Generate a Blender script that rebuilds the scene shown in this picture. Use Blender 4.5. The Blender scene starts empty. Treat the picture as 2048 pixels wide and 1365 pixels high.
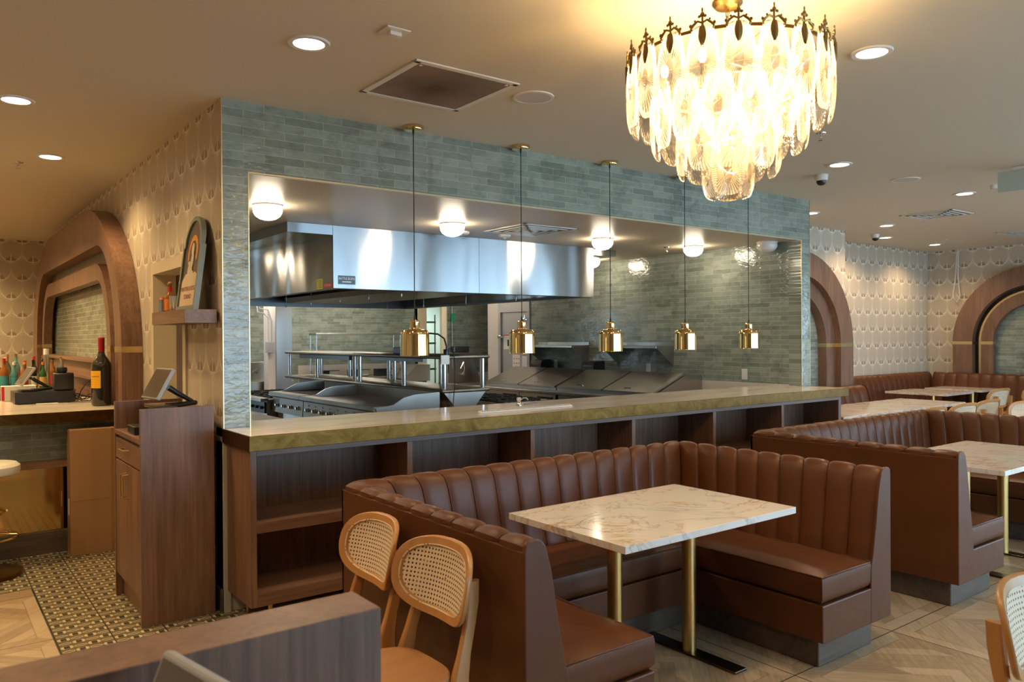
import bpy, bmesh, math, random
from mathutils import Vector, Matrix
random.seed(7)
PI = math.pi
C = bpy.context.scene.collection
S = bpy.context.scene

# ------------------------------------------------------------------ camera, world, daylight, exposure
cam_data = bpy.data.cameras.new('camera'); cam = bpy.data.objects.new('camera', cam_data); C.objects.link(cam)
cam_data.sensor_width = 36.0; cam_data.lens = 1563.16*36/2048
cam_data.clip_start = 0.05; cam_data.clip_end = 200
cam_data.dof.use_dof = True; cam_data.dof.focus_distance = 6.5; cam_data.dof.aperture_fstop = 6.3
Rr = [[0.79799, -0.00790, 0.60261], [-0.60263, -0.00019, 0.79802], [-0.00619, -0.99997, -0.00492]]
cam.matrix_world = Matrix(((Rr[0][0], -Rr[0][1], -Rr[0][2], -1.414), (Rr[1][0], -Rr[1][1], -Rr[1][2], -4.691),
                           (Rr[2][0], -Rr[2][1], -Rr[2][2], 1.61), (0, 0, 0, 1)))
S.camera = cam
S.view_settings.view_transform = 'Standard'; S.view_settings.look = 'None'
S.view_settings.exposure = -0.08; S.view_settings.gamma = 1.0; S.view_settings.use_curve_mapping = False
S.cycles.use_denoising = True
S.cycles.max_bounces = 8; S.cycles.diffuse_bounces = 4; S.cycles.glossy_bounces = 4
S.cycles.transparent_max_bounces = 16; S.cycles.sample_clamp_indirect = 4.0
S.cycles.caustics_reflective = False; S.cycles.caustics_refractive = False
W = bpy.data.worlds.new('overcast_sky'); S.world = W; W.use_nodes = True
bg = W.node_tree.nodes['Background']; bg.inputs[0].default_value = (0.50, 0.76, 1.0, 1); bg.inputs[1].default_value = 10.5   # overcast daylight through the shopfront windows behind the camera
WARM = (1.0, 0.66, 0.36); SOFT = (1.0, 0.80, 0.58)
WINS = [(1.0, 4.2), (4.8, 8.0), (8.6, 11.8)]
for i, (wa, wb) in enumerate(WINS):
    ld = bpy.data.lights.new('window_portal', 'AREA'); ld.shape = 'RECTANGLE'; ld.size = wb-wa; ld.size_y = 2.3
    ld.energy = 1; ld.cycles.is_portal = True
    lo = bpy.data.objects.new('window_portal', ld); C.objects.link(lo); lo.location = ((wa+wb)/2, -8.11, 1.45)
    lo.rotation_euler = (PI/2, 0, 0); lo['kind'] = 'structure'
ld = bpy.data.lights.new('window_portal', 'AREA'); ld.shape = 'RECTANGLE'; ld.size = 2.8; ld.size_y = 2.3; ld.energy = 1; ld.cycles.is_portal = True
lo = bpy.data.objects.new('window_portal', ld); C.objects.link(lo); lo.location = (12.62, -5.8, 1.45); lo.rotation_euler = (PI/2, 0, PI/2); lo['kind'] = 'structure'

# ------------------------------------------------------------------ material helpers
class V:
    def __init__(s, m, k): s.m, s.k = m, k
    def _b(s, op, o, r=False):
        n = s.m.nt.nodes.new('ShaderNodeMath'); n.operation = op
        a, b = (o, s) if r else (s, o)
        for i, x in enumerate((a, b)):
            if isinstance(x, V): s.m.nt.links.new(x.k, n.inputs[i])
            elif x is not None: n.inputs[i].default_value = x
        return V(s.m, n.outputs[0])
    def __add__(s, o): return s._b('ADD', o)
    __radd__ = __add__
    def __sub__(s, o): return s._b('SUBTRACT', o)
    def __rsub__(s, o): return s._b('SUBTRACT', o, True)
    def __mul__(s, o): return s._b('MULTIPLY', o)
    __rmul__ = __mul__
    def __truediv__(s, o): return s._b('DIVIDE', o)
    def lt(s, o): return s._b('LESS_THAN', o)
    def gt(s, o): return s._b('GREATER_THAN', o)
    def fr(s): return s._b('FRACT', None)
    def fl(s): return s._b('FLOOR', None)
    def ab(s): return s._b('ABSOLUTE', None)
    def sq(s): return s._b('SQRT', None)
    def mn(s, o): return s._b('MINIMUM', o)
    def mx(s, o): return s._b('MAXIMUM', o)
    def at2(s, o): return s._b('ARCTAN2', o)
    def wrap(s, p): return ((s/p + 0.5).fr() - 0.5)*p

class M:
    def __init__(s, name, col=(.5, .5, .5), rough=.5, metal=0., **kw):
        s.mat = bpy.data.materials.new(name); s.mat.use_nodes = True; s.nt = s.mat.node_tree
        s.p = s.nt.nodes['Principled BSDF']
        s.set('Base Color', (*col, 1)); s.set('Roughness', rough); s.set('Metallic', metal)
        for k, v in kw.items(): s.set(k.replace('_', ' '), v)
    def set(s, k, v):
        if isinstance(v, V): s.nt.links.new(v.k, s.p.inputs[k])
        elif hasattr(v, 'is_output'): s.nt.links.new(v, s.p.inputs[k])
        else: s.p.inputs[k].default_value = v
    def node(s, t, **kw):
        n = s.nt.nodes.new(t)
        for k, v in kw.items():
            if k.startswith('i_'):
                key = k[2:].replace('_', ' '); key = int(key) if key.isdigit() else key
                if isinstance(v, V): s.nt.links.new(v.k, n.inputs[key])
                elif hasattr(v, 'is_output'): s.nt.links.new(v, n.inputs[key])
                else: n.inputs[key].default_value = v
            else: setattr(n, k, v)
        return n
    def pos(s):
        g = s.node('ShaderNodeNewGeometry'); x = s.node('ShaderNodeSeparateXYZ', i_0=g.outputs['Position'])
        return [V(s, x.outputs[i]) for i in range(3)]
    def obj(s):
        g = s.node('ShaderNodeTexCoord'); x = s.node('ShaderNodeSeparateXYZ', i_0=g.outputs['Object'])
        return [V(s, x.outputs[i]) for i in range(3)]
    def vec(s, x, y, z=0.):
        n = s.node('ShaderNodeCombineXYZ')
        for i, v in enumerate((x, y, z)):
            if isinstance(v, V): s.nt.links.new(v.k, n.inputs[i])
            else: n.inputs[i].default_value = v
        return n.outputs[0]
    def noise(s, vec, scale, detail=3, rough=.5, dist=0.):
        n = s.node('ShaderNodeTexNoise', i_Vector=vec, i_Scale=scale, i_Detail=detail, i_Roughness=rough, i_Distortion=dist)
        return V(s, n.outputs['Fac'])
    def mix(s, f, a, b):
        n = s.node('ShaderNodeMix', data_type='RGBA')
        for k, v in ((0, f), (6, a), (7, b)):
            if isinstance(v, V): s.nt.links.new(v.k, n.inputs[k])
            elif hasattr(v, 'is_output'): s.nt.links.new(v, n.inputs[k])
            elif isinstance(v, tuple): n.inputs[k].default_value = (*v, 1)
            else: n.inputs[k].default_value = v
        return n.outputs[2]
    def ramp(s, f, stops):
        n = s.node('ShaderNodeValToRGB'); s.nt.links.new(f.k, n.inputs[0]); e = n.color_ramp.elements
        while len(e) < len(stops): e.new(0.5)
        for q, (p, c) in zip(e, stops): q.position = p; q.color = (*c, 1)
        return n.outputs[0]
    def bump(s, h, strength=.3, dist=.01):
        n = s.node('ShaderNodeBump', i_Strength=strength, i_Distance=dist, i_Height=h); s.nt.links.new(n.outputs[0], s.p.inputs['Normal'])
    def done(s): return s.mat

MT = {}
def tile(name, ax, c1, c2, grout, rough=.13, bump=.5):
    m = M(name, rough=rough); P = m.pos(); u, z = P[ax], P[2]
    v = m.vec(u, z, 0.)
    b = m.node('ShaderNodeTexBrick', i_Vector=v, i_Scale=1.0, i_Color1=(*c1, 1), i_Color2=(*c2, 1), i_Mortar=(*grout, 1))
    b.inputs['Mortar Size'].default_value = .0016; b.inputs['Mortar Smooth'].default_value = .2; b.inputs['Bias'].default_value = 0
    b.inputs['Brick Width'].default_value = .254; b.inputs['Row Height'].default_value = .0505; b.offset = .5
    n1 = m.noise(v, 6, 5, .65, .6); n2 = m.noise(m.vec(u*1.0, z*2.5), 14, 4, .7)
    dark = m.ramp(n1*0.6+n2*0.4, [(.34, (.50, .50, .50)), (.50, (1, 1, 1)), (.70, (1.2, 1.2, 1.18))])
    mx = m.node('ShaderNodeMix', data_type='RGBA', blend_type='MULTIPLY'); mx.inputs[0].default_value = .8
    m.nt.links.new(b.outputs['Color'], mx.inputs[6]); m.nt.links.new(dark, mx.inputs[7])
    m.set('Base Color', mx.outputs[2])
    f = V(m, b.outputs['Fac']); m.set('Roughness', f*0.5+rough)
    w = m.noise(m.vec(u, z*1.6), 22, 2, .5, .5)*1.0 + m.noise(v, 5, 1)*2.0 - f*1.2
    m.bump(w, bump, .006); m.set('Coat Weight', .1); m.set('Coat Roughness', .05)
    return m.done()
TC1, TC2, TG = (.30, .345, .295), (.175, .21, .18), (.44, .44, .37)
MT['tile_x'] = tile('glazed_tile_x', 0, TC1, TC2, TG); MT['tile_y'] = tile('glazed_tile_y', 1, TC1, TC2, TG)

def wallpaper(name, ax, sh=0.):
    m = M(name, rough=.62); P = m.pos(); U, Vv = P[ax]/.268 + sh, P[2]/.264 + .15
    def sub(a, b):
        d = (a*a + b*b*.78).sq(); bb = b + .52; r = (a*a + bb*bb).sq(); return a, b, d, bb, r
    A = sub(U.wrap(1.), Vv.wrap(2.)); B = sub((U+.5).wrap(1.), (Vv+1.).wrap(2.))
    sel = B[2].lt(A[2])
    a, b, d, bb, r = [x + (y - x)*sel for x, y in zip(A, B)]
    ang = a.at2(bb)
    ribs = ((ang*5.2).fr()-.5).ab().lt(.10)
    base = m.mix(ribs*.35, (.50, .435, .345), (.60, .54, .44))
    ins = d.lt(.475)
    edge = d.gt(.452)
    lowf = (0.25 - b*1.9).mn(1.).mx(0.18)
    col = m.mix(ins, m.mix(lowf*.7, (.52, .455, .365), (.66, .61, .50)), base)
    col = m.mix(edge*d.lt(.50)*lowf, col, (.76, .72, .62))
    fan = r.lt(.235)*bb.gt(.02)*ins
    spk = ((ang*3.4).fr()-.5).ab().lt(.25)
    col = m.mix(fan*(0.45+spk*.5), col, (.235, .165, .10))
    tip = a.ab().lt(.03-.03*bb.ab())*r.lt(.36)*bb.gt(-.2)
    col = m.mix(tip, col, (.74, .70, .60))
    m.set('Base Color', col); m.set('Metallic', 0.0); m.set('Roughness', .5 - edge*.1)
    m.bump(edge*1.0 + ribs*ins*.3, .25, .002)
    return m.done()
MT['paper_x'] = wallpaper('fan_wallpaper_x', 0); MT['paper_y'] = wallpaper('fan_wallpaper_y', 1, .2)

def wood(name, c1, c2, ax=2, scale=1., rough=.42, coord='obj', bump=.06):
    m = M(name, rough=rough); P = m.obj() if coord == 'obj' else m.pos()
    k = [60., 60., 60.]; k[ax] = 2.2
    v = m.vec(P[0]*k[0]*scale, P[1]*k[1]*scale, P[2]*k[2]*scale)
    n1 = m.noise(v, 1., 4, .65, .4)
    k2 = [6., 6., 6.]; k2[ax] = .7
    n2 = m.noise(m.vec(P[0]*k2[0]*scale, P[1]*k2[1]*scale, P[2]*k2[2]*scale), 1.3, 3, .6, 1.2)
    f = n1*.55 + n2*.45
    m.set('Base Color', m.ramp(f, [(.34, c2), (.5, tuple((a+b)/2 for a, b in zip(c1, c2))), (.66, c1)]))
    m.bump(n1, bump, .002); m.set('Roughness', n1*.15+rough-.07)
    return m.done()
WN1, WN2 = (.250, .138, .088), (.115, .058, .036)
MT['walnut'] = wood('walnut_laminate_vertical', WN1, WN2, 2)
MT['walnut_x'] = wood('walnut_laminate_long', WN1, WN2, 0)
MT['walnut_y'] = wood('walnut_laminate_deep', WN1, WN2, 1)
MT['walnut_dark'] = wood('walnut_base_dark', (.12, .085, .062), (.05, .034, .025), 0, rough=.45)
MT['oak'] = wood('bent_oak', (.52, .262, .088), (.42, .20, .062), 2, .5, .32, bump=.02)
MT['oak_seat'] = wood('oak_seat', (.52, .265, .11), (.42, .20, .08), 1, .5, .33, bump=.02)

def leather(name, c):
    m = M(name, c, .36); P = m.obj(); v = m.vec(*P)
    n = m.noise(v, 3.2, 3, .6); g = m.noise(v, 420, 2)
    m.set('Base Color', m.mix(n, tuple(x*.78 for x in c), tuple(x*1.22 for x in c)))
    m.set('Roughness', m.noise(v, 9, 4)*.16 + .32)
    cr = m.noise(v, 5.5, 3, .6, .8)
    m.bump(g*.10 + cr*1.2, .25, .01); m.set('Specular IOR Level', .33); return m.done()
MT['leather'] = leather('cognac_leather', (.100, .033, .011))
MT['white_leather'] = M('white_vinyl', (.72, .68, .58), .4).done()

def marble(name, base, vein, gold, amt=1., rough=.12):
    m = M(name, base, rough); P = m.obj(); v = m.vec(*P)
    w = m.noise(v, 1.6, 5, .6, 1.8)
    l1 = (w - .5).ab(); l2 = (m.noise(m.vec(P[0]+7, P[1]*1.3, P[2]), 3.4, 5, .65, 1.2) - .47).ab()
    patch = m.noise(v, 1.9, 3, .6, .5)
    c = m.mix(V(m, m.ramp(l1, [(.0, (1, 1, 1)), (.02, (0, 0, 0))]))*patch*amt, base, vein)
    c = m.mix(V(m, m.ramp(l2, [(.0, (1, 1, 1)), (.04, (0, 0, 0))]))*V(m, m.ramp(patch, [(.44, (0, 0, 0)), (.58, (1, 1, 1))]))*amt*.8, c, gold)
    m.set('Base Color', c); return m.done()
MT['marble'] = marble('veined_marble', (.74, .69, .63), (.22, .19, .17), (.55, .33, .14))
def stone():
    m = M('cream_quartzite', (.62, .52, .40), .10); P = m.obj()
    n = m.noise(m.vec(P[0]*1.0, P[1]*7, P[2]*7), 1.4, 5, .65, .8)
    m.set('Base Color', m.ramp(n, [(.3, (.68, .57, .45)), (.5, (.86, .77, .65)), (.72, (.90, .84, .74))]))
    return m.done()
MT['stone'] = stone()
def aged_brass():
    m = M('aged_brass', (.45, .30, .10), .3, 1.0); P = m.obj(); n = m.noise(m.vec(P[0]*1, P[1], P[2]*1), 7, 5, .7, 1.)
    m.set('Base Color', m.ramp(n, [(.3, (.080, .038, .009)), (.5, (.135, .070, .018)), (.7, (.20, .110, .032))]))
    m.set('Roughness', n*.35+.18); return m.done()
MT['aged_brass'] = aged_brass()
MT['brass'] = M('polished_brass', (.86, .60, .26), .045, 1.0).done()
MT['satin_brass'] = M('satin_brass', (.62, .44, .17), .28, 1.0).done()
MT['brass_strip'] = M('brass_strip', (.70, .54, .27), .3, 1.0).done()
MT['dark_bronze'] = M('dark_bronze_plate', (.10, .075, .045), .32, 1.0).done()
MT['antique_gold'] = M('antique_gold', (.34, .22, .08), .35, 1.0).done()
def steel(name, c, rough, ax=None, amt=.12, an=0.):
    m = M(name, c, rough, 1.0); P = m.obj()
    if an:
        tg = m.node('ShaderNodeTangent', direction_type='RADIAL', axis='Z'); m.set('Anisotropic', an); m.set('Anisotropic Rotation', .25); m.set('Tangent', tg.outputs[0])
    if ax is not None:
        k = [160., 160., 160.]; k[ax] = 1.5
        n = m.noise(m.vec(P[0]*k[0], P[1]*k[1], P[2]*k[2]), 1, 2)
        m.set('Roughness', n*amt*.5+rough)
        w = m.noise(m.vec(P[0]*1.6, P[1]*1.6, P[2]*.35), 1.1, 1, .5, .3)
        m.bump(w*3.0, .5, .02)
    return m.done()
MT['steel'] = steel('stainless_steel', (.46, .44, .41), .27, 0)
MT['steel_warm'] = steel('dull_range_steel', (.27, .245, .205), .36, 1)
MT['hood_steel'] = steel('brushed_hood_steel', (.37, .385, .40), .20, 0, .06, .96)
MT['hood_steel_y'] = steel('brushed_hood_steel_side', (.42, .39, .34), .22, 1, .06, .9)
MT['steel_plain'] = steel('steel_tube', (.6, .6, .6), .2)
MT['steel_dark'] = steel('dark_hood_steel', (.13, .13, .13), .35)
MT['cast_iron'] = M('cast_iron', (.02, .02, .02), .6, .3).done()
MT['griddle'] = M('seasoned_steel_plate', (.20, .17, .14), .42, 1.0).done()
MT['chrome'] = M('chrome', (.8, .8, .82), .08, 1.0).done()
MT['black'] = M('black_plastic', (.012, .012, .013), .32).done()
MT['black_rubber'] = M('black_cord', (.01, .01, .01), .6).done()
MT['screen'] = M('dark_screen', (.05, .045, .04), .12, .0, Coat_Weight=.6).done()
MT['grey_plastic'] = M('grey_plastic', (.32, .32, .33), .4).done()
MT['white_plastic'] = M('white_plastic', (.78, .76, .72), .35).done()
MT['white_paint'] = M('white_paint', (.76, .72, .66), .5).done()
MT['frp'] = M('white_wall_panel', (.66, .60, .56), .35).done()
MT['cream_trim'] = M('cream_door_trim', (.62, .55, .40), .45).done()
MT['door_grey'] = M('galvanised_door', (.36, .35, .34), .42, .35).done()
MT['cardboard'] = wood('cardboard', (.34, .19, .085), (.29, .16, .07), 2, .3, .8, bump=.02)
MT['tape'] = M('packing_tape', (.27, .145, .06), .25).done()
MT['paper'] = M('paper', (.8, .76, .7), .7).done()
MT['red'] = M('red_plastic', (.55, .02, .02), .35).done()
MT['concrete'] = M('pale_concrete', (.82, .82, .80), .9).done()
MT['rough_plaster'] = M('rough_board_edge', (.50, .47, .40), .9).done()
def ceil():
    m = M('beige_ceiling_paint', (.66, .60, .49), .75); P = m.pos()
    m.bump(m.noise(m.vec(*P), 90, 3), .08, .003); return m.done()
MT['ceiling'] = ceil()
MT['kitchen_ceiling'] = M('semi_gloss_ceiling', (.55, .47, .35), .40, Specular_IOR_Level=.25).done()

def floor_mat():
    m = M('parquet_and_pattern_tile', rough=.35); X, Y, Z = m.pos()
    # parquet panels
    px, py = .9065, .8985
    fu, fv = ((X-.058)/px), ((Y+2.547)/py)
    u, v = fu.fr(), fv.fr(); cu, cv = fu.fl(), fv.fl()
    eu = (u-.5).ab(); ev = (v-.5).ab(); e = eu.mx(ev)
    line = e.gt(.4965)
    brd = e.gt(.41)
    flip = ((cu+cv)*.5).fr().gt(.25)
    du = (u-.5)*(1-flip*2)
    t = ((v + du.ab()*1.0)*8.0)
    t2 = ((u + (v-.5).ab())*8.0)
    tt = t + (t2-t)*flip
    pl = tt.fl(); le = (tt.fr()-.5).ab().gt(.475)
    tb = eu.gt(ev)
    rnd = m.node('ShaderNodeTexWhiteNoise', noise_dimensions='3D'); m.nt.links.new(m.vec(pl*(1-brd)+tb*9.0*brd, cu, cv + du.gt(0.)), rnd.inputs[0])
    g1 = m.noise(m.vec((X+Y)*5, (X-Y)*40, 0.), 1., 4, .6, .5); g2 = m.noise(m.vec((X+Y)*40, (X-Y)*5, 0.), 1., 4, .6, .5)
    g = g1 + (g2-g1)*du.gt(0.)
    f = V(m, rnd.outputs[0])*.35 + g*.65
    col = m.ramp(f, [(.25, (.255, .172, .095)), (.5, (.38, .275, .165)), (.78, (.49, .375, .24))])
    inner = (e-.41).ab().lt(.0025)
    col = m.mix((le*(1-brd)*.45).mx(inner*.6), col, (.12, .075, .04))
    col = m.mix(line, col, (.035, .025, .022))
    # patterned tiles
    def cell(dx, dy):
        a = (X-.0+.628+dx).wrap(.1283); b = (Y+.093+dy).wrap(.1283)
        sqr = a.ab().lt(.0135)*b.ab().lt(.0195)
        ell = ((a/.0305)*(a/.0305) + (b/.027)*(b/.027)).lt(1.)*b.ab().lt(.0205)
        b2 = (Y+.093+dy+.064).wrap(.1283)
        r2 = ((a/.0305)*(a/.0305) + (b2/.0155)*(b2/.0155))
        return sqr, ell, r2.lt(1.), ((a/.027)*(a/.027) + (b2/.0075)*(b2/.0075)).lt(1.)
    A = cell(0., 0.); B = cell(.06415, .06415)
    n = m.noise(m.vec(X, Y), 14, 2)
    bgc = m.mix(n, (.115, .095, .045), (.20, .165, .085))
    cream = (.56, .47, .34); dk = (.055, .060, .045)
    pc = m.mix(A[2].mx(B[2]), bgc, cream)
    pc = m.mix(A[3].mx(B[3]), pc, (.10, .095, .05))
    pc = m.mix(A[1].mx(B[1]), pc, cream)
    pc = m.mix(A[0].mx(B[0]), pc, dk)
    gx = (X+.0855).wrap(.257).ab().lt(.0026)
    pc = m.mix(gx, pc, (.02, .02, .02))
    inpat = (X.gt(-.856)*Y.gt(-1.6)*X.lt(.12)).mx(Y.gt(1.22)*X.lt(.2))
    edge = ((X+.858).ab().lt(.005)*Y.lt(1.22)).mx((Y-1.22).ab().lt(.004)*X.lt(-.856))
    m.set('Base Color', m.mix(edge, m.mix(inpat, col, pc), (.02, .02, .02)))
    m.set('Roughness', .40 - inpat*.22 + g*.08)
    m.bump((1-line)*1.0 + m.noise(m.vec(X, Y), 30, 2)*.3*inpat, .2, .003)
    return m.done()
MT['floor'] = floor_mat()

def cane():
    m = M('woven_cane', (.70, .56, .38), .55); X, Y, Z = m.obj()
    p = .0155
    def hole(dx, dz, r):
        a = (X+dx).wrap(p); b = (Z+dz).wrap(p); return (a*a + b*b).sq().lt(r)
    h = hole(0, 0, .0037)
    st = ((X+Z)/.0055).fr().gt(.5)
    m.set('Base Color', m.mix(st*.35, (.76, .63, .45), (.56, .42, .27)))
    tr = m.node('ShaderNodeBsdfTransparent'); mx = m.node('ShaderNodeMixShader')
    m.nt.links.new(h.k, mx.inputs[0]); m.nt.links.new(m.p.outputs[0], mx.inputs[1]); m.nt.links.new(tr.outputs[0], mx.inputs[2])
    out = m.nt.nodes['Material Output']; m.nt.links.new(mx.outputs[0], out.inputs[0]); return m.done()
MT['cane'] = cane()
def emit(name, col, st):
    m = M(name, col, .4); m.set('Emission Color', (*col, 1)); m.set('Emission Strength', st); return m.done()
MT['lamp_white'] = emit('lit_lamp_lens', (1.0, .93, .84), 14.0)
MT['globe_lit'] = emit('lit_opal_glass', (1.0, .84, .62), 46.0)
MT['bulb'] = emit('lit_candle_bulb', (1.0, .80, .50), 60.0)
MT['opal'] = M('unlit_opal_glass', (.78, .77, .74), .2).done()
def glassleaf():
    m = M('ribbed_crystal', (1.0, .95, .86), .12); X, Y, Z = m.obj()
    a = X.at2(Z+.15); rib = ((a*7.).fr()-.5).ab()
    r = ((X/.058)*(X/.058) + ((Z+.15)/.15)*((Z+.15)/.15)).sq()
    m.bump(rib*1.4*r.lt(.86) + m.noise(m.vec(X, Y, Z), 60, 2), .9, .01)
    tl = m.node('ShaderNodeBsdfTranslucent', i_Color=(1, .96, .88, 1)); tr = m.node('ShaderNodeBsdfTransparent', i_Color=(1, .97, .92, 1))
    gl = m.node('ShaderNodeBsdfGlossy', i_Color=(1, .96, .9, 1), i_Roughness=.12)
    bn = [n for n in m.nt.nodes if n.type == 'BUMP'][0]
    for q in (tl, gl): m.nt.links.new(bn.outputs[0], q.inputs['Normal'])
    m1 = m.node('ShaderNodeMixShader'); f = (rib*r.gt(.30)*1.0 + .19 + r.gt(.88)*.22)
    m.nt.links.new(f.k, m1.inputs[0]); m.nt.links.new(tr.outputs[0], m1.inputs[1]); m.nt.links.new(tl.outputs[0], m1.inputs[2])
    fr = m.node('ShaderNodeFresnel', i_IOR=1.45); m.nt.links.new(bn.outputs[0], fr.inputs['Normal'])
    m2 = m.node('ShaderNodeMixShader'); m.nt.links.new(fr.outputs[0], m2.inputs[0]); m.nt.links.new(m1.outputs[0], m2.inputs[1]); m.nt.links.new(gl.outputs[0], m2.inputs[2])
    m.nt.links.new(m2.outputs[0], m.nt.nodes['Material Output'].inputs[0]); return m.done()
MT['crystal'] = glassleaf()
def glass(name, col, rough=.03):
    m = M(name, col, rough); m.set('Transmission Weight', 1.0); m.set('IOR', 1.45); return m.done()
def clearpane():
    m = M('window_glass', (1, 1, 1), .02); tr = m.node('ShaderNodeBsdfTransparent'); gl = m.node('ShaderNodeBsdfGlossy', i_Roughness=.02); mx = m.node('ShaderNodeMixShader')
    fr = m.node('ShaderNodeFresnel', i_IOR=1.3)
    m.nt.links.new(fr.outputs[0], mx.inputs[0]); m.nt.links.new(tr.outputs[0], mx.inputs[1]); m.nt.links.new(gl.outputs[0], mx.inputs[2])
    m.nt.links.new(mx.outputs[0], m.nt.nodes['Material Output'].inputs[0]); return m.done()
MT['pane'] = clearpane()
MT['bottle_clear'] = M('clear_bottle', (.55, .55, .52), .05, 0, Transmission_Weight=.75).done()
MT['whisky'] = M('amber_spirit', (.42, .15, .03), .06, 0, Transmission_Weight=.4).done()
MT['green_glass'] = M('green_bottle', (.03, .16, .05), .06, 0, Transmission_Weight=.3).done()
MT['teal_glass'] = M('teal_bottle', (.10, .35, .36), .06, 0, Transmission_Weight=.4).done()
MT['dark_glass'] = M('dark_bottle', (.012, .010, .008), .05, 0, Coat_Weight=.5).done()

# ------------------------------------------------------------------ mesh helpers
class MB:
    def __init__(s): s.v = []; s.f = []; s.sm = []
    def add(s, vs, fs, smooth=False):
        o = len(s.v); s.v += [tuple(x) for x in vs]; s.f += [tuple(i+o for i in f) for f in fs]; s.sm += [smooth]*len(fs); return s
    def box(s, x0, x1, y0, y1, z0, z1, bev=0., mat=None, seg=2):
        if x0 > x1: x0, x1 = x1, x0
        if y0 > y1: y0, y1 = y1, y0
        if z0 > z1: z0, z1 = z1, z0
        if bev <= 0:
            vs = [(x, y, z) for x in (x0, x1) for y in (y0, y1) for z in (z0, z1)]
            fs = [(0, 1, 3, 2), (4, 6, 7, 5), (0, 4, 5, 1), (2, 3, 7, 6), (0, 2, 6, 4), (1, 5, 7, 3)]
            if mat: vs = [mat @ Vector(v) for v in vs]
            return s.add(vs, fs)
        bm = bmesh.new(); bmesh.ops.create_cube(bm, size=1)
        for v in bm.verts: v.co = Vector(((x0+x1)/2+v.co.x*(x1-x0), (y0+y1)/2+v.co.y*(y1-y0), (z0+z1)/2+v.co.z*(z1-z0)))
        bmesh.ops.bevel(bm, geom=bm.edges[:], offset=min(bev, .49*min(x1-x0, y1-y0, z1-z0)), segments=seg, affect='EDGES', profile=.5)
        bm.verts.index_update(); vs = [(mat @ v.co) if mat else v.co.copy() for v in bm.verts]; fs = [tuple(v.index for v in f.verts) for f in bm.faces]
        bm.free(); return s.add(vs, fs, seg > 2)
    def cyl(s, p0, p1, r0, r1=None, n=20, cap=True):
        r1 = r0 if r1 is None else r1; p0, p1 = Vector(p0), Vector(p1); d = (p1-p0).normalized()
        a = d.orthogonal().normalized(); b = d.cross(a); vs = []
        for p, r in ((p0, r0), (p1, r1)):
            for i in range(n): t = 2*PI*i/n; vs.append(p + a*math.cos(t)*r + b*math.sin(t)*r)
        s.add(vs, [(i, (i+1) % n, n+(i+1) % n, n+i) for i in range(n)], True)
        if cap: s.add(vs[:n], [tuple(range(n-1, -1, -1))]); s.add(vs[n:], [tuple(range(n))])
        return s
    def lathe(s, prof, c=(0, 0, 0), n=32, axis='z'):
        vs = []
        for r, z in prof:
            for i in range(n):
                t = 2*PI*i/n; x, y = r*math.cos(t), r*math.sin(t)
                p = (x, y, z) if axis == 'z' else ((z, x, y) if axis == 'x' else (x, z, y))
                vs.append((c[0]+p[0], c[1]+p[1], c[2]+p[2]))
        fs = [(j*n+i, j*n+(i+1) % n, (j+1)*n+(i+1) % n, (j+1)*n+i) for j in range(len(prof)-1) for i in range(n)]
        return s.add(vs, fs, True)
    def tube(s, pts, r, n=10, closed=False):
        pts = [Vector(p) for p in pts]; m = len(pts); vs = []; up = None
        for i, p in enumerate(pts):
            rr = r[i] if isinstance(r, (list, tuple)) else r
            d = ((pts[(i+1) % m] if (closed or i < m-1) else p) - (pts[i-1] if (closed or i > 0) else p)).normalized()
            if up is None: up = d.orthogonal().normalized()
            up = (up - d*up.dot(d)).normalized(); b = d.cross(up)
            for k in range(n): t = 2*PI*k/n; vs.append(p + up*math.cos(t)*rr + b*math.sin(t)*rr)
        q = m if closed else m-1
        fs = [(i*n+k, i*n+(k+1) % n, ((i+1) % m)*n+(k+1) % n, ((i+1) % m)*n+k) for i in range(q) for k in range(n)]
        s.add(vs, fs, True)
        if not closed: s.add(vs[:n], [tuple(range(n-1, -1, -1))]); s.add(vs[-n:], [tuple(range(n))])
        return s
    def prism(s, poly, axis, a, b, smooth=False):
        n = len(poly)
        def P(u, v, w): return {'x': (w, u, v), 'y': (u, w, v), 'z': (u, v, w)}[axis]
        vs = [P(u, v, a) for u, v in poly] + [P(u, v, b) for u, v in poly]
        s.add(vs, [(i, (i+1) % n, n+(i+1) % n, n+i) for i in range(n)], smooth)
        s.add(vs, [tuple(range(n-1, -1, -1)), tuple(range(n, 2*n))]); return s
    def grid(s, rows, closed=False, smooth=True):
        n = len(rows[0]); vs = [p for r in rows for p in r]; fs = []
        for j in range(len(rows)-1):
            for i in range(n if closed else n-1): fs.append((j*n+i, j*n+(i+1) % n, (j+1)*n+(i+1) % n, (j+1)*n+i))
        return s.add(vs, fs, smooth)
    def sphere(s, c, r, sc=(1, 1, 1), n=16):
        rows = []
        for j in range(n//2+1):
            t = PI*j/(n//2); rows.append([(c[0]+r*sc[0]*math.sin(t)*math.cos(2*PI*i/n), c[1]+r*sc[1]*math.sin(t)*math.sin(2*PI*i/n), c[2]+r*sc[2]*math.cos(t)) for i in range(n)])
        return s.grid(rows, True)

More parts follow.
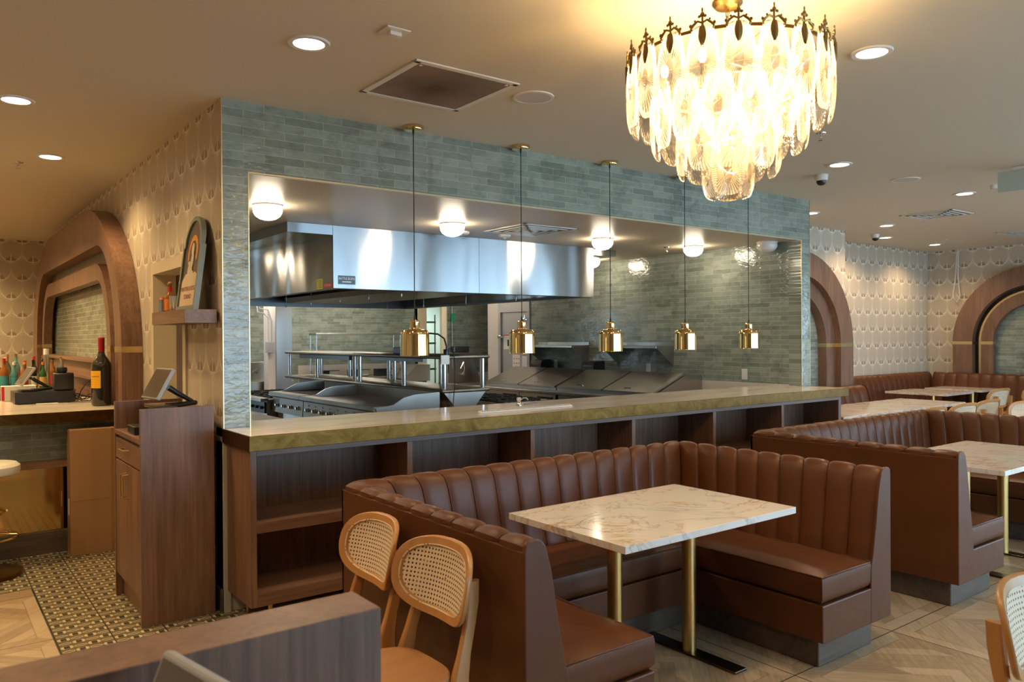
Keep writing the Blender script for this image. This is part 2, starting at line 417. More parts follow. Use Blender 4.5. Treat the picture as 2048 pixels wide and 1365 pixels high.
def world_loc(p):
    l = Vector((0, 0, 0))
    while p is not None: l = l + p.location; p = p.parent
    return l
def obj(name, mb, m, parent=None, **props):
    me = bpy.data.meshes.new(name); off = world_loc(parent)
    me.from_pydata([Vector(v)-off for v in mb.v], [], mb.f); me.validate()
    bm = bmesh.new(); bm.from_mesh(me); bmesh.ops.remove_doubles(bm, verts=bm.verts, dist=1e-5); bmesh.ops.recalc_face_normals(bm, faces=bm.faces)
    sm = any(mb.sm)
    if sm:
        for f in bm.faces: f.smooth = True
        for e in bm.edges:
            if len(e.link_faces) != 2 or e.calc_face_angle(0) > .6: e.smooth = False
    bm.to_mesh(me); bm.free()
    me.materials.append(MT[m] if isinstance(m, str) else m)
    o = bpy.data.objects.new(name, me); C.objects.link(o)
    if parent is not None: o.parent = parent
    for k, v in props.items(): o[k] = v
    return o
def thing(name, label, cat, loc=(0, 0, 0), group=None):
    o = bpy.data.objects.new(name, None); C.objects.link(o); o.location = loc; o.empty_display_size = .1
    o['label'] = label; o['category'] = cat
    if group: o['group'] = group
    return o
def single(name, mb, m, label, cat, group=None):
    o = obj(name, mb, m); o['label'] = label; o['category'] = cat
    # move origin to the base of the thing
    vs = [v.co for v in o.data.vertices]; c = Vector((sum(v.x for v in vs)/len(vs), sum(v.y for v in vs)/len(vs), min(v.z for v in vs)))
    o.data.transform(Matrix.Translation(-c)); o.location = c
    if group: o['group'] = group
    return o
def struct(name, mb, m): return obj(name, mb, m, kind='structure')
def dup(root, loc, rz=0., label=None, scale=None):
    def cp(o, par):
        c = o.copy(); C.objects.link(c); c.parent = par
        for ch in list(o.children): cp(ch, c)
        return c
    r = cp(root, None); r.location = loc; r.rotation_euler = (0, 0, rz)
    if label: r['label'] = label
    if scale: r.scale = scale
    return r
def text(name, body, size, m, parent, loc, rot, ext=.0006, align='CENTER', sx=1.):
    cu = bpy.data.curves.new(name, 'FONT'); cu.body = body; cu.size = size; cu.extrude = ext; cu.align_x = align; cu.align_y = 'CENTER'
    t = bpy.data.objects.new(name, cu); C.objects.link(t)
    me = bpy.data.meshes.new_from_object(t.evaluated_get(bpy.context.evaluated_depsgraph_get())); bpy.data.objects.remove(t)
    o = bpy.data.objects.new(name, me); me.materials.clear(); me.materials.append(MT[m]); C.objects.link(o)
    o.parent = parent; o.location = Vector(loc) - world_loc(parent); o.rotation_euler = rot; o.scale = (sx, 1, 1); return o
def lamp(kind, name, loc, energy, color, parent=None, **kw):
    ld = bpy.data.lights.new(name, kind); ld.energy = energy; ld.color = color
    for k, v in kw.items(): setattr(ld, k, v)
    o = bpy.data.objects.new(name, ld); C.objects.link(o); o.location = Vector(loc) - world_loc(parent)
    if parent is not None: o.parent = parent
    return o
# ------------------------------------------------------------------ room shell
H = 3.03; KH = 2.612
struct('floor', MB().box(-5, 12.6, -8.2, 11.0, -.1, 0), 'floor')
struct('ceiling', MB().box(-5, 12.6, -8.2, 11.0, H, H+.1), 'ceiling')
struct('ceiling', MB().box(.15, 5.99, .15, 8.95, KH, KH+.06).box(5.99, 8.0, 5.5, 11, KH, KH+.06), 'kitchen_ceiling')
# wallpapered wall running back from the corner, with a doorway and the bar niche
w = MB(); xa, xb = 0., .15
w.box(xa, xb, .012, .80, 0, H).box(xa, xb, .80, 1.72, 2.165, H).box(xa, xb, 1.72, 2.86, 0, H)
w.box(xa, xb, 2.86, 7.72, 2.34, H).box(xa, xb, 2.86, 7.72, 0, 1.02).box(xa, xb, 7.72, 8.5, 0, H)
struct('wall_left', w, 'paper_y')
struct('wall_niche', MB().box(.04, .15, 2.86, 7.72, 1.02, 2.34), 'tile_y')
struct('wall_back', MB().box(-5, .15, 8.36, 8.5, 0, H), 'paper_x')
struct('wall_bar_side', MB().box(-5.1, -5, -8.2, 8.5, 0, H), 'paper_y')
# tiled kitchen front: left pier, header, right pier, knee wall
struct('wall_kitchen_front', MB().box(0., .15, 0, .012, 1.082, H).box(.15, .156, 0, .15, 1.082, 2.61).box(.15, 6.07, 0, .15, 2.61, H)
       .box(5.92, 6.07, 0, .15, 1.082, 2.61), 'tile_x')
struct('wall_knee', MB().box(0.0, 6.07, .0, .15, 0, 1.0), 'rough_plaster')
bs = MB().box(-.003, .002, -.003, .002, 1.08, H).box(.153, .158, -.003, .003, 1.08, 2.612).box(.153, 5.922, -.003, .003, 2.606, 2.611).box(5.916, 5.921, -.003, .003, 1.08, 2.61).box(6.067, 6.072, -.003, .003, 1.08, H)
struct('trim_1', bs, 'brass_strip')
struct('trim_6', MB().box(.158, 5.916, .004, .152, 2.600, 2.6095), 'kitchen_ceiling')
# kitchen walls
struct('wall_kitchen_right', MB().box(5.92, 6.07, .15, 4.56, 1.09, KH), 'tile_y')
struct('wall_kitchen_panel', MB().box(5.915, 6.07, .15, 4.56, 0, 1.09).box(5.92, 6.07, 5.36, 5.67, 0, KH).box(5.92, 6.07, 4.56, 5.36, 2.2, KH).box(4.0, 6.14, 8.885, 8.9, 0, 1.12), 'frp')
struct('wall_kitchen_recess', MB().box(5.53, 7.0, 6.3, 6.42, 1.02, KH).box(6.9, 7.0, 5.67, 6.3, 0, KH), 'tile_x')
struct('wall_recess_panel', MB().box(5.53, 7.0, 6.295, 6.42, 0, 1.02).box(6.07, 7.0, 5.6, 5.67, 0, KH), 'frp')
struct('wall_kitchen_back', MB().box(.15, 6.14, 8.9, 9.0, 0, KH), 'tile_x')
struct('wall_kitchen_return', MB().box(6.14, 6.24, 8.3, 9.0, 0, KH), 'tile_y')
struct('wall_passage', MB().box(6.14, 6.33, 8.28, 8.4, 0, KH).box(6.70, 8.0, 8.28, 8.4, 0, KH).box(6.33, 6.70, 8.28, 8.4, 2.3, KH).box(8.0, 8.1, 5.6, 11, 0, KH), 'cream_trim')
struct('wall_cold_room', MB().box(6.0, 8.0, 10.4, 10.5, 0, KH).box(6.0, 6.1, 9.0, 10.4, 0, KH), 'white_paint')
struct('trim_2', MB().box(6.64, 6.72, 8.22, 8.28, 0, 2.3, .004).box(5.515, 5.53, 6.28, 6.42, 0, KH), 'cream_trim')
struct('wall_closet', MB().box(.34, .36, .74, 1.78, 0, KH).box(.15, .34, .74, .76, 0, KH).box(.15, .34, 1.76, 1.78, 0, KH), 'frp')
# dining room far end
struct('wall_arch', MB().box(6.07, 8.63, 1.07, 1.2, 0, H), 'paper_x')
struct('wall_step', MB().box(8.53, 8.63, 1.2, 1.74, 0, H), 'paper_y')
struct('wall_far', MB().box(8.53, 12.6, 1.74, 1.86, 0, H), 'paper_x')
struct('wall_right', MB().box(12.43, 12.6, -4.4, 1.74, 0, H).box(12.43, 12.6, -8.2, -7.2, 0, H).box(12.43, 12.6, -7.2, -4.4, 0, .28).box(12.43, 12.6, -7.2, -4.4, 2.62, H), 'paper_y')
fr = MB()
for y in (-7.17, -5.8, -4.43): fr.box(12.48, 12.56, y-.03, y+.03, .28, 2.62)
for z in (.31, 2.0, 2.59): fr.box(12.48, 12.56, -7.2, -4.4, z-.03, z+.03)
struct('window_4', fr, 'black')  # unseen window added for bluish side daylight on ceiling and booths
struct('wall_kitchen_side', MB().box(6.07, 6.1, .15, 1.07, 0, H), 'white_paint')
# window wall behind the camera
ww = MB().box(-5, 12.6, -8.1, -7.95, 0, .28).box(-5, 12.6, -8.1, -7.95, 2.62, H)
xs = [-5.0] + [v for p in WINS for v in p] + [12.6]
for a, b in zip(xs[0::2], xs[1::2]): ww.box(a, b, -8.1, -7.95, .28, 2.62)
struct('wall_front', ww, 'white_paint')
for i, (a, b) in enumerate(WINS):
    fr = MB(); m = (a+b)/2
    for x in (a+.03, m, b-.03): fr.box(x-.03, x+.03, -8.07, -7.98, .28, 2.62)
    for z in (.31, 2.0, 2.59): fr.box(a, b, -8.07, -7.98, z-.03, z+.03)
    struct('window_%d' % (i+1), fr, 'black')
struct('pavement', MB().box(-30, 40, -40, -8.2, -.15, -.05).box(12.6, 40, -8.2, 20, -.15, -.05), MT['concrete'])
# doorway trim on the wallpapered wall
struct('trim_3', MB().box(-.015, .149, 1.665, 1.74, 0, 2.10).box(-.015, .149, .77, .845, 0, 2.10).box(-.015, .149, .77, 1.74, 2.10, 2.185), 'cream_trim')
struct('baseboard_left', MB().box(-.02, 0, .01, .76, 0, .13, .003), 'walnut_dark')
struct('baseboard_pier', MB().box(-.004, .03, -.012, .02, .0, 1.0), 'rough_plaster')

# ------------------------------------------------------------------ arches
def arch_line(u0, u1, z0, zs, ztop, a, n=16):
    pts = [(u0, z0)]; b = ztop-zs
    for i in range(n+1): t = PI/2*i/n; pts.append((u0+a-a*math.cos(t), zs+b*math.sin(t)))
    for i in range(n+1): t = PI/2*(1-i/n); pts.append((u1-a+a*math.cos(t), zs+b*math.sin(t)))
    return pts + [(u1, z0)]
def ring(mb, out, inn, ax, d0, d1):
    n = len(out)
    def P(p, d): return (d, p[0], p[1]) if ax == 'x' else (p[0], d, p[1])
    for k in range(n-1):
        q = [P(out[k], d0), P(out[k+1], d0), P(inn[k+1], d0), P(inn[k], d0), P(out[k], d1), P(out[k+1], d1), P(inn[k+1], d1), P(inn[k], d1)]
        mb.add(q, [(0, 1, 2, 3), (7, 6, 5, 4), (0, 4, 5, 1), (3, 2, 6, 7)])
    for k in (0, n-1):
        q = [P(out[k], d0), P(inn[k], d0), P(inn[k], d1), P(out[k], d1)]; mb.add(q, [(0, 1, 2, 3)])
    return mb
def arch(name_label, ax, wall, sgn, o1, i1, o2, i2, d1, d2, zband, brass_edge, back=None, sill=None, group=None):
    # o1.. = (u0,u1,z0,zs,ztop,a); sgn: direction out of the wall
    c = (o1[0]+o1[1])/2
    t = thing('wall_arch_frame', name_label, 'arch', (wall, c, o1[2]) if ax == 'x' else (c, wall, o1[2]))
    L = [arch_line(*q) for q in (o1, i1, o2, i2)]
    f1, f2 = wall+sgn*d1, wall+sgn*d2; e = .002*sgn
    obj('outer_frame', ring(MB(), L[0], L[1], ax, wall+e, f1), 'walnut', t)
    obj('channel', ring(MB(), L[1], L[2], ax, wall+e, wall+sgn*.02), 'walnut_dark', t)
    obj('inner_frame', ring(MB(), L[2], L[3], ax, wall+e, f2), 'walnut', t)
    bb = MB()
    for (u, v, f) in ((o1[0], i1[0], f1), (o2[0], i2[0], f2), (i1[1], o1[1], f1), (i2[1], o2[1], f2)):
        a, b = sorted((u, v)); g = f+.003*sgn
        lo, hi = sorted((wall+e, g))
        if ax == 'x': bb.box(lo, hi, a-.002, b+.002, zband-.025, zband+.025)
        else: bb.box(a-.002, b+.002, lo, hi, zband-.025, zband+.025)
    obj('brass_band', bb, 'brass_strip', t)
    if brass_edge:
        q = arch_line(o2[0]-.03, o2[1]+.03, o2[2], o2[3], o2[4]+.03, o2[5]+.03)
        obj('brass_edge', ring(MB(), q, L[2], ax, wall+sgn*.022, f2+.002*sgn), 'brass_strip', t)
    if back:
        pts = L[3]; mb = MB()
        n = len(pts); P = (lambda p, d: (d, p[0], p[1])) if ax == 'x' else (lambda p, d: (p[0], d, p[1]))
        mb.add([P(p, wall+.012*sgn) for p in pts], [tuple(range(n))])
        obj('tile_panel', mb, back, t)
    if sill: obj('ledge', sill, 'walnut_y', t)
    return t
# bar arch on the wallpapered wall
sl = MB().box(-.10, .04, 3.0, 7.6, 1.385, 1.42, .003).box(-.04, .03, 3.0, 7.6, 1.25, 1.385).box(-.10, .03, 3.0, 7.6, 1.215, 1.25, .003).box(-.04, .03, 3.0, 7.6, 1.02, 1.215)
arch('long rounded walnut arch framing the tiled niche behind the bar', 'x', 0., -1, (2.09, 8.2, .0, 1.48, 2.86, 1.85), (2.36, 7.78, .0, 1.5, 2.46, .85),
     (2.86, 7.72, 1.02, 1.5, 2.33, .75), (3.02, 7.55, 1.02, 1.5, 2.17, .5), .155, .10, 1.53, False, None, sl)
R1 = 1.2
def arc2(c, R, z0=.93): return (c-R, c+R, z0, 1.48, 1.48+R, R)
arch('half-hidden round walnut arch beside the right end of the tiled kitchen front', 'y', 1.07, -1, arc2(7.26, 1.18), arc2(7.26, .88), arc2(7.26, .88), arc2(7.26, .68), .22, .135, 1.48, False, 'tile_x')
arch('round walnut arch with a curved brass inlay on the far right wall', 'x', 12.43, -1, arc2(.05, 1.2, .96), arc2(.05, .90, .96), arc2(.05, .80, .96), arc2(.05, .62, .96), .2, .12, 1.47, True, 'tile_y')

# ------------------------------------------------------------------ bookshelf divider and worktop
bk = thing('open_bookcase', 'long low walnut open shelving under the brass-edged counter', 'bookcase', (2.98, -.25, 0))
y0, y1, z0, z1 = -.42, -.012, .13, .998
obj('side_panel', MB().box(.012, .047, y0, y1, z0, z1, .0015), 'walnut', bk); obj('side_panel', MB().box(5.90, 5.945, y0, y1, z0, z1, .0015), 'walnut', bk)
for d in (.990, 1.970, 2.972, 3.948, 4.934): obj('divider', MB().box(d, d+.038, y0, y1-.02, z0+.04, z1-.035, .0015), 'walnut', bk)
obj('top_rail', MB().box(.047, 5.90, y0, y1, z1-.035, z1, .0015), 'walnut_x', bk)
obj('bottom_panel', MB().box(.047, 5.90, y0, y1, z0, z0+.075, .0015), 'walnut_x', bk)
ds = [.047, .990, 1.970, 2.972, 3.948, 4.934, 5.90]
for k in range(6): obj('shelf', MB().box(ds[k]+(.038 if k else 0), ds[k+1], y0, y1-.02, .535, .595, .0015), 'walnut_x', bk)
obj('back_panel', MB().box(.047, 5.90, y1-.018, y1-.002, z0+.07, z1-.03), 'walnut', bk)
for x in (.14, .11, 1.2, 2.2, 3.2, 4.2, 5.2, 5.8): obj('leg', MB().cyl((x+.0, -.36 if x != .11 else -.08, 0), (x, -.36 if x != .11 else -.08, z0), .013), 'satin_brass', bk)
wt = thing('pass_counter', 'long cream quartzite pass counter with a thick aged brass edge', 'counter', (2.98, -.2, 1.0))
obj('stone_slab', MB().box(.0, 5.97, -.468, 0, 1.03, 1.081).box(0., 5.97, 0, .15, 1.03, 1.081).box(.158, 5.91, .15, .34, 1.03, 1.081), 'stone', wt)
obj('brass_edge', MB().box(-.012, 5.985, -.482, -.470, 1.0, 1.083, .002).box(-.014, -.002, -.476, -.012, 1.0, 1.083, .002).box(5.972, 5.985, -.476, -.002, 1.0, 1.083, .002).box(.0, 5.97, -.47, -.2, 1.0, 1.03), 'aged_brass', wt)

# ------------------------------------------------------------------ booths
def channel_surface(mb, L0, L1, nch, prof, place, amp=.016, per=8):
    # prof: list of (d, z, nd, nz, w); place(s, d, z)->xyz
    rows = []
    tot = nch*per
    for i in range(tot+1):
        s = L0+(L1-L0)*i/tot; ph = (i % per)/per
        b = (math.sin(PI*ph))**.45 if ph > 0 else 0.
        rows.append([place(s, d+nd*w*amp*(b-1), z+nz*w*amp*(b-1)) for d, z, nd, nz, w in prof])
    mb.grid(rows)
BP = []
for d, z in [(.012, .875), (.000, .885), (.002, .905), (.02, .921), (.05, .926), (.075, .918), (.094, .895), (.108, .86), (.120, .80), (.134, .72), (.148, .63), (.163, .55), (.178, .48), (.187, .42)]: BP.append((d, z))
def normals(pr):
    out = []
    for i, (d, z) in enumerate(pr):
        a = pr[max(0, i-1)]; b = pr[min(len(pr)-1, i+1)]; td, tz = b[0]-a[0], b[1]-a[1]; l = math.hypot(td, tz)
        out.append((d, z, -tz/l, td/l, 1. if i else 0.))
    return out
PR = normals(BP)
def booth(ox, oy, Wd, D, label, nback, nwing):
    t = thing('booth', label, 'booth', (ox+Wd/2, oy-D/2, 0))
    # back channels
    for nm, L0, L1, nc, pl in (
        ('wing', .0, D-.012, nwing, lambda s, d, z: (ox+d, oy-s, z)),
        ('back', .0, Wd, nback, lambda s, d, z: (ox+s, oy-d, z)),
        ('wing', .0, D-.012, nwing, lambda s, d, z: (ox+Wd-d, oy-s, z))):
        if nm == 'back':
            pl0 = pl
            pl = lambda s, d, z: (ox+d+(Wd-2*d)*s/Wd, oy-d, z)
        else:
            f = pl; pl = (lambda g: (lambda s, d, z: g(d+(D-.012-d)*s/(D-.012), d, z)))(f)
        m = MB(); channel_surface(m, L0, L1, nc, PR, pl)
        o = obj('backrest', m, 'leather', t)
        # seam welts in every valley
        sm = MB(); 
        for k in range(1, nc):
            s = L0+(L1-L0)*k/nc
            sm.tube([pl(s, d-nd*.0125, z-nz*.0125) for d, z, nd, nz, w in PR[2:]], .0022, 6)
        obj('seam', sm, 'leather', o)
    # outer shells
    obj('outer_panel', MB().box(ox, ox+.02, oy-D+.012, oy, .145, .885, .004), 'leather', t)
    obj('outer_panel', MB().box(ox+Wd-.02, ox+Wd, oy-D+.012, oy, .145, .885, .004), 'leather', t)
    obj('outer_panel', MB().box(ox, ox+Wd, oy-.02, oy, .145, .885, .004), 'leather', t)
    # end panels closing the wings
    for s in (0, 1):
        poly = [(0, .145), (0, .885), (.004, .91), (.02, .922), (.05, .926), (.075, .918), (.094, .895), (.120, .80), (.148, .63), (.178, .48), (.195, .42), (.20, .145)]
        pp = [((ox+d) if s == 0 else (ox+Wd-d), z) for d, z in poly]
        m = MB().prism(pp, 'y', oy-D, oy-D+.016); e = obj('end_panel', m, 'leather', t)
        md = e.modifiers.new('soft', 'BEVEL'); md.width = .005; md.segments = 2; md.limit_method = 'ANGLE'
    # seat base and plinth
    sd = .635
    def base(name, z0, z1, ins, m):
        b = MB().box(ox+.02+ins*.3, ox+sd-ins, oy-D+ins, oy-.03, z0, z1, .006).box(ox+Wd-sd+ins, ox+Wd-.02-ins, oy-D+ins, oy-.03, z0, z1, .006).box(ox+sd-ins-.02, ox+Wd-sd+ins+.02, oy-sd+ins, oy-.03, z0, z1, .004)
        obj(name, b, m, t)
    base('seat_base', .145, .325, .002, 'leather')
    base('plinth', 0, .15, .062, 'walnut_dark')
    # cushions
    def cushion(x0, x1, yy0, yy1):
        nx, ny = 14, 14; top = []; x0, x1 = min(x0, x1), max(x0, x1)
        bm = bmesh.new(); bmesh.ops.create_cube(bm, size=1); bmesh.ops.subdivide_edges(bm, edges=bm.edges[:], cuts=7, use_grid_fill=True)
        for v in bm.verts:
            x, y, z = v.co*2
            r = .10
            puff = (1-x**4)*(1-y**4)*.010 + (math.sin(x*5+ox)*math.cos(y*4)*.0025)
            def rd(q, half, rr=.022): return q
            # rounded corners by superellipse pull-in
            e = max(0, abs(z)-.55)/.45
            hx, hy = (x1-x0)/2, (yy1-yy0)/2
            px, py = x*(hx-.016*e**2.2), y*(hy-.016*e**2.2)
            v.co = Vector(((x0+x1)/2+px, (yy0+yy1)/2+py, .40+z*.068+(puff if z > .9 else 0) - (.010 if (z > .9 and max(abs(x), abs(y)) > .99) else 0)))
        m = MB(); bm.verts.index_update(); m.add([v.co.copy() for v in bm.verts], [tuple(v.index for v in f.verts) for f in bm.faces], True); bm.free()
        c = obj('seat_cushion', m, 'leather', t)
        pz = .456; q = [(x0+.006, yy0+.006, pz), (x1-.006, yy0+.006, pz), (x1-.006, yy1-.006, pz), (x0+.006, yy1-.006, pz)]
        obj('piping', MB().tube(q, .004, 6, True), 'leather', c)
    cushion(ox+.17, ox+sd, oy-D+.004, oy-.17)
    cushion(ox+Wd-sd, ox+Wd-.17, oy-D+.004, oy-.17)
    cushion(ox+sd+.004, ox+Wd-sd-.004, oy-sd, oy-.17)
    return t
booth(.19, -1.2, 2.42, 1.43, 'brown leather U-shaped booth nearest the camera, around the big marble table', 15, 9)
booth(3.39, -1.2, 2.60, 1.43, 'brown leather U-shaped booth second from the camera, its long smooth side facing the first booth', 18, 9)

# ------------------------------------------------------------------ banquettes at the far walls
def banquette(label, run, place, nch, dep=.16, top=.96, s0=0.):
    t = thing('banquette', label, 'banquette', place(run/2, .3, 0))
    k = top/.926
    pr = [(d*1.4, z*k, nd, nz, w) for d, z, nd, nz, w in PR]
    m = MB(); channel_surface(m, 0, run, nch, pr, place); obj('backrest', m, 'leather', t)
    e = MB()
    for s in (0., run):
        vs = [place(s, d, z) for d, z, *_ in pr] + [place(s, .0, .40)]
        e.add(vs, [tuple(range(len(vs)))])
    obj('end_panel', e, 'leather', t)
    def bx(m, s0, s1, d0, d1, z0, z1, bev):
        a = place(s0, d0, z0); b = place(s1, d1, z1); m.box(a[0], b[0], a[1], b[1], z0, z1, bev); return m
    obj('seat_cushion', bx(MB(), s0, run, .20, .66, .33, .465, .018), 'leather', t)
    obj('seat_base', bx(MB(), s0, run, .02, .645, .12, .33, .004), 'leather', t)
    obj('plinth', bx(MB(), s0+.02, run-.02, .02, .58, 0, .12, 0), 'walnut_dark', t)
    return t
banquette('channel-tufted leather banquette below the half-hidden arch, ending in a rounded edge', 2.4, lambda s, d, z: (6.12+s, .845-d, z), 13, top=.95)
banquette('channel-tufted leather banquette along the wallpapered far wall', 3.57, lambda s, d, z: (8.64+s, 1.73-d, z), 22, top=.985)
banquette('channel-tufted leather banquette under the brass-inlaid arch on the right wall', 3.6, lambda s, d, z: (12.225-d, 1.50-s, z), 20, top=.985, s0=.44)

# ------------------------------------------------------------------ tables
def table(x0, x1, y0, y1, label, legs, z=.76, group=None, fp=.315, ly=0.):
    cx, cy = (x0+x1)/2, (y0+y1)/2+ly
    t = thing('marble_table', label, 'table', (cx, cy, 0), group)
    obj('tabletop', MB().box(x0, x1, y0, y1, z-.032, z, .002), 'marble', t)
    for lx in legs:
        obj('leg', MB().cyl((lx, cy, .012), (lx, cy, z-.045), .036, n=32), 'satin_brass', t)
        obj('foot_plate', MB().box(lx-.045, lx+.045, cy-fp, cy+fp, 0, .012, .003), 'dark_bronze', t)
        obj('mounting_plate', MB().box(lx-.06, lx+.06, cy-.2, cy+.2, z-.045, z-.033), 'black', t)
    return t
table(.845, 2.035, -2.45, -1.665, 'large white marble table with gold veins in the nearest booth', (1.17, 1.695))
table(3.93, 5.25, -2.67, -1.89, 'white marble table with grey veins in the second booth', (4.29, 4.92))
for k in range(3):
    table(6.2+.945*k, 7.135+.945*k, -.30, .52, ['small marble table nearest the counter end, first of three pushed together', 'small marble table in the middle of the three pushed together', 'small marble table at the far end of the three pushed together'][k], (6.67+.945*k,), group='marble tables along the first banquette', fp=.2, ly=-.13)
table(10.2, 11.08, .45, 1.34, 'small marble table standing alone before the wallpapered far wall', (10.64,), fp=.2, ly=-.05)
table(11.36, 12.1, .45, 1.30, 'small marble table in the corner under the hanging cable', (11.75,), fp=.2, ly=-.12)

# ------------------------------------------------------------------ cane chairs
def chair_parts():
    t = thing('cane_chair', 'x', 'chair', (0, 0, 0), 'cane-backed oak chairs')
    # seat: rounded trapezoid
    def outline(w0, w1, d, n=40):
        out = []
        for i in range(n):
            a = 2*PI*i/n; c, s = math.cos(a), math.sin(a)
            x = abs(c)**.55*(1 if c >= 0 else -1); y = abs(s)**.6*(1 if s >= 0 else -1)
            wd = w0+(w1-w0)*(y+1)/2; out.append((x*wd, y*d))
        return out
    rows = []
    for z, k in ((.432, .95), (.436, .985), (.446, 1.0), (.455, .995), (.460, .97), (.4585, .8), (.455, .45), (.454, .0)):
        rows.append([(x*k, y*k, z) for x, y in outline(.225, .195, .21)])
    obj('seat', MB().grid(rows[::-1], True).add([p for p in rows[0]], [tuple(range(40))]), 'oak_seat', t)
    # back: concave oval with rounded corners
    yb, zc, hw, hh = .215, .735, .243, .138
    def bp(u, v, off=0., k=1.):   # u,v in superellipse coords
        x = u*hw*k; z = zc+v*hh*k
        y = yb - .055*(1-(x/hw)**2)*-1 - .0 + (z-zc)*.22
        y = yb + .050 - .050*(x/hw)**2*1.6 + (z-zc)*.22
        return (x, y+off, z)
    n = 56
    def ring_pt(i, k, off):
        a = 2*PI*i/n; c, s = math.cos(a), math.sin(a)
        u = abs(c)**.66*(1 if c >= 0 else -1); v = abs(s)**.72*(1 if s >= 0 else -1)
        u *= (1 - .06*(v < 0)*abs(v)); kx = 1-(1-k)*1.0; ky = 1-(1-k)*hw/hh*.9
        return bp(u*kx, v*ky, off)
    prof = [(1.0, -.004), (1.0, .006), (.985, .011), (.87, .011), (.845, .006), (.845, -.005), (.87, -.011), (.985, -.010)]
    rws = [[ring_pt(i, k, o) for k, o in prof] for i in range(n)] ; rws.append(rws[0])
    back = obj('back_frame', MB().grid(rws, True), 'oak', t)
    m = MB(); g = [[ring_pt(i, .865*q if q > 0 else 0.0, .002) for i in range(n)] for q in (1.0,)]
    # cane surface as a grid clipped to the ring
    vs = [ring_pt(i, .865, .0) for i in range(n)]
    inner = []
    for q in (1., .8, .6, .4, .2, .02):
        row = []
        for i in range(n):
            x, y, z = vs[i]; X = x*q; Z = zc+(z-zc)*q
            row.append((X, yb+.050-.050*(X/hw)**2*1.6+(Z-zc)*.22-.001, Z))
        inner.append(row)
    obj('cane_panel', MB().grid(inner, True), 'cane', t)
    sp = [ring_pt(i, .862, -.010) for i in range(n)]
    obj('cane_bead', MB().tube(sp, .003, 6, True), 'cane', back)
    for s in (-1, 1):
        # rear leg + back post in one bent piece
        path = [(s*.205, .265, 0), (s*.195, .235, .2), (s*.182, .205, .38), (s*.176, .200, .44), (s*.172, .222, .52), (s*.165, .252, .62), (s*.160, .266, .69), (s*.155, .274, .762)]
        wd = [.012, .016, .021, .023, .017, .0155, .017, .016]; rr = []
        m = MB()
        rows = []
        for (x, y, z), w in zip(path, wd):
            rows.append([(x+w*.75*cx_, y+w*1.15*cy_, z) for cx_, cy_ in ((-1, -1), (-.6, -1.25), (.6, -1.25), (1, -1), (1.15, 0), (1, 1), (.6, 1.25), (-.6, 1.25), (-1, 1), (-1.15, 0))])
        m.grid(rows, True); m.add(rows[0], [tuple(range(10))]); m.add(rows[-1], [tuple(range(10))])
        lg = obj('leg', m, 'oak', t)
        for z, y in ((.66, .280), (.735, .292)):
            obj('screw', MB().cyl((s*.155, y-.004, z), (s*.155, y+.003, z), .006, n=12), 'oak', lg)
        m = MB().tube([(s*.205, -.195, 0), (s*.196, -.182, .25), (s*.185, -.165, .44)], [.011, .016, .021], 14)
        obj('leg', m, 'oak', t)
    obj('seat_rail', MB().box(-.175, .175, -.165, -.15, .395, .434, .004).box(-.165, .165, .185, .2, .395, .434, .004).box(-.19, -.175, -.16, .19, .395, .434, .004).box(.175, .19, -.16, .19, .395, .434, .004), 'oak', t)
    return t
ch = chair_parts()
CH = [  # x, y, facing rotation, label
    (-.165, -1.77, -PI/2-.04, 'oak chair with cane back beside the near booth, the one nearer the shelving'),
    (-.165, -2.285, -PI/2+.03, 'oak chair with cane back and round seat in front of the near booth'),
    (1.225, -4.00, -.12, 'cane-backed oak chair cut off by the right edge of the picture'),
    (6.93, -.66, 2.98, 'cane chair top peeking over the booth, left of the two lowest'),
    (7.66, -.66, 2.96, 'cane chair top peeking over the booth, right of the two lowest'),
    (8.35, -.62, 2.98, 'cane chair at the right end of the three joined marble tables'),
    (10.45, .06, 2.96, 'cane chair seen from behind at the lone marble table'),
    (11.40, -.02, 2.98, 'cane chair seen from behind at the corner marble table'),
    (8.12, -1.42, -.95, 'cane chair facing the camera just above the second booth back'),
]
for i, (x, y, rz, lb) in enumerate(CH):
    if i == 0: continue
    dup(ch, (x, y, 0), rz, lb)
ch.location = (CH[0][0], CH[0][1], 0); ch.rotation_euler = (0, 0, CH[0][2]); ch['label'] = CH[0][3]
# ------------------------------------------------------------------ chandelier
cx, cy = 1.325, -2.595
cd = thing('chandelier', 'large tiered crystal-leaf chandelier with a brass crown glowing warm', 'chandelier', (cx, cy, H))
obj('canopy', MB().lathe([(.0, H-.002), (.062, H-.002), (.064, H-.012), (.05, H-.028), (.02, H-.034), (.0, H-.034)], (cx, cy, 0)), 'antique_gold', cd)
chm = MB(); z = H-.034; k = 0
while z > 2.86:
    pts = []
    for i in range(14):
        a = 2*PI*i/14; u = math.cos(a)*.008; v = math.sin(a)*.020
        pts.append((cx+(u if k % 2 else 0), cy+(0 if k % 2 else u), z-.017+v))
    chm.tube(pts, .0022, 6, True); z -= .031; k += 1
obj('chain', chm, 'antique_gold', cd)
obj('cord', MB().tube([(cx+.004, cy, H-.03), (cx-.006, cy, 2.95), (cx+.006, cy, 2.9), (cx, cy, 2.82)], .002, 6), 'antique_gold', cd)
def hoop(r, z, w=.012): return MB().lathe([(r-.004, z-w), (r+.004, z-w), (r+.004, z+w), (r-.004, z+w), (r-.004, z-w)], (cx, cy, 0), 64)
TIERS = [(.395, 2.775, 20, .30), (.295, 2.64, 15, .27), (.185, 2.52, 10, .25), (.068, 2.42, 6, .24)]
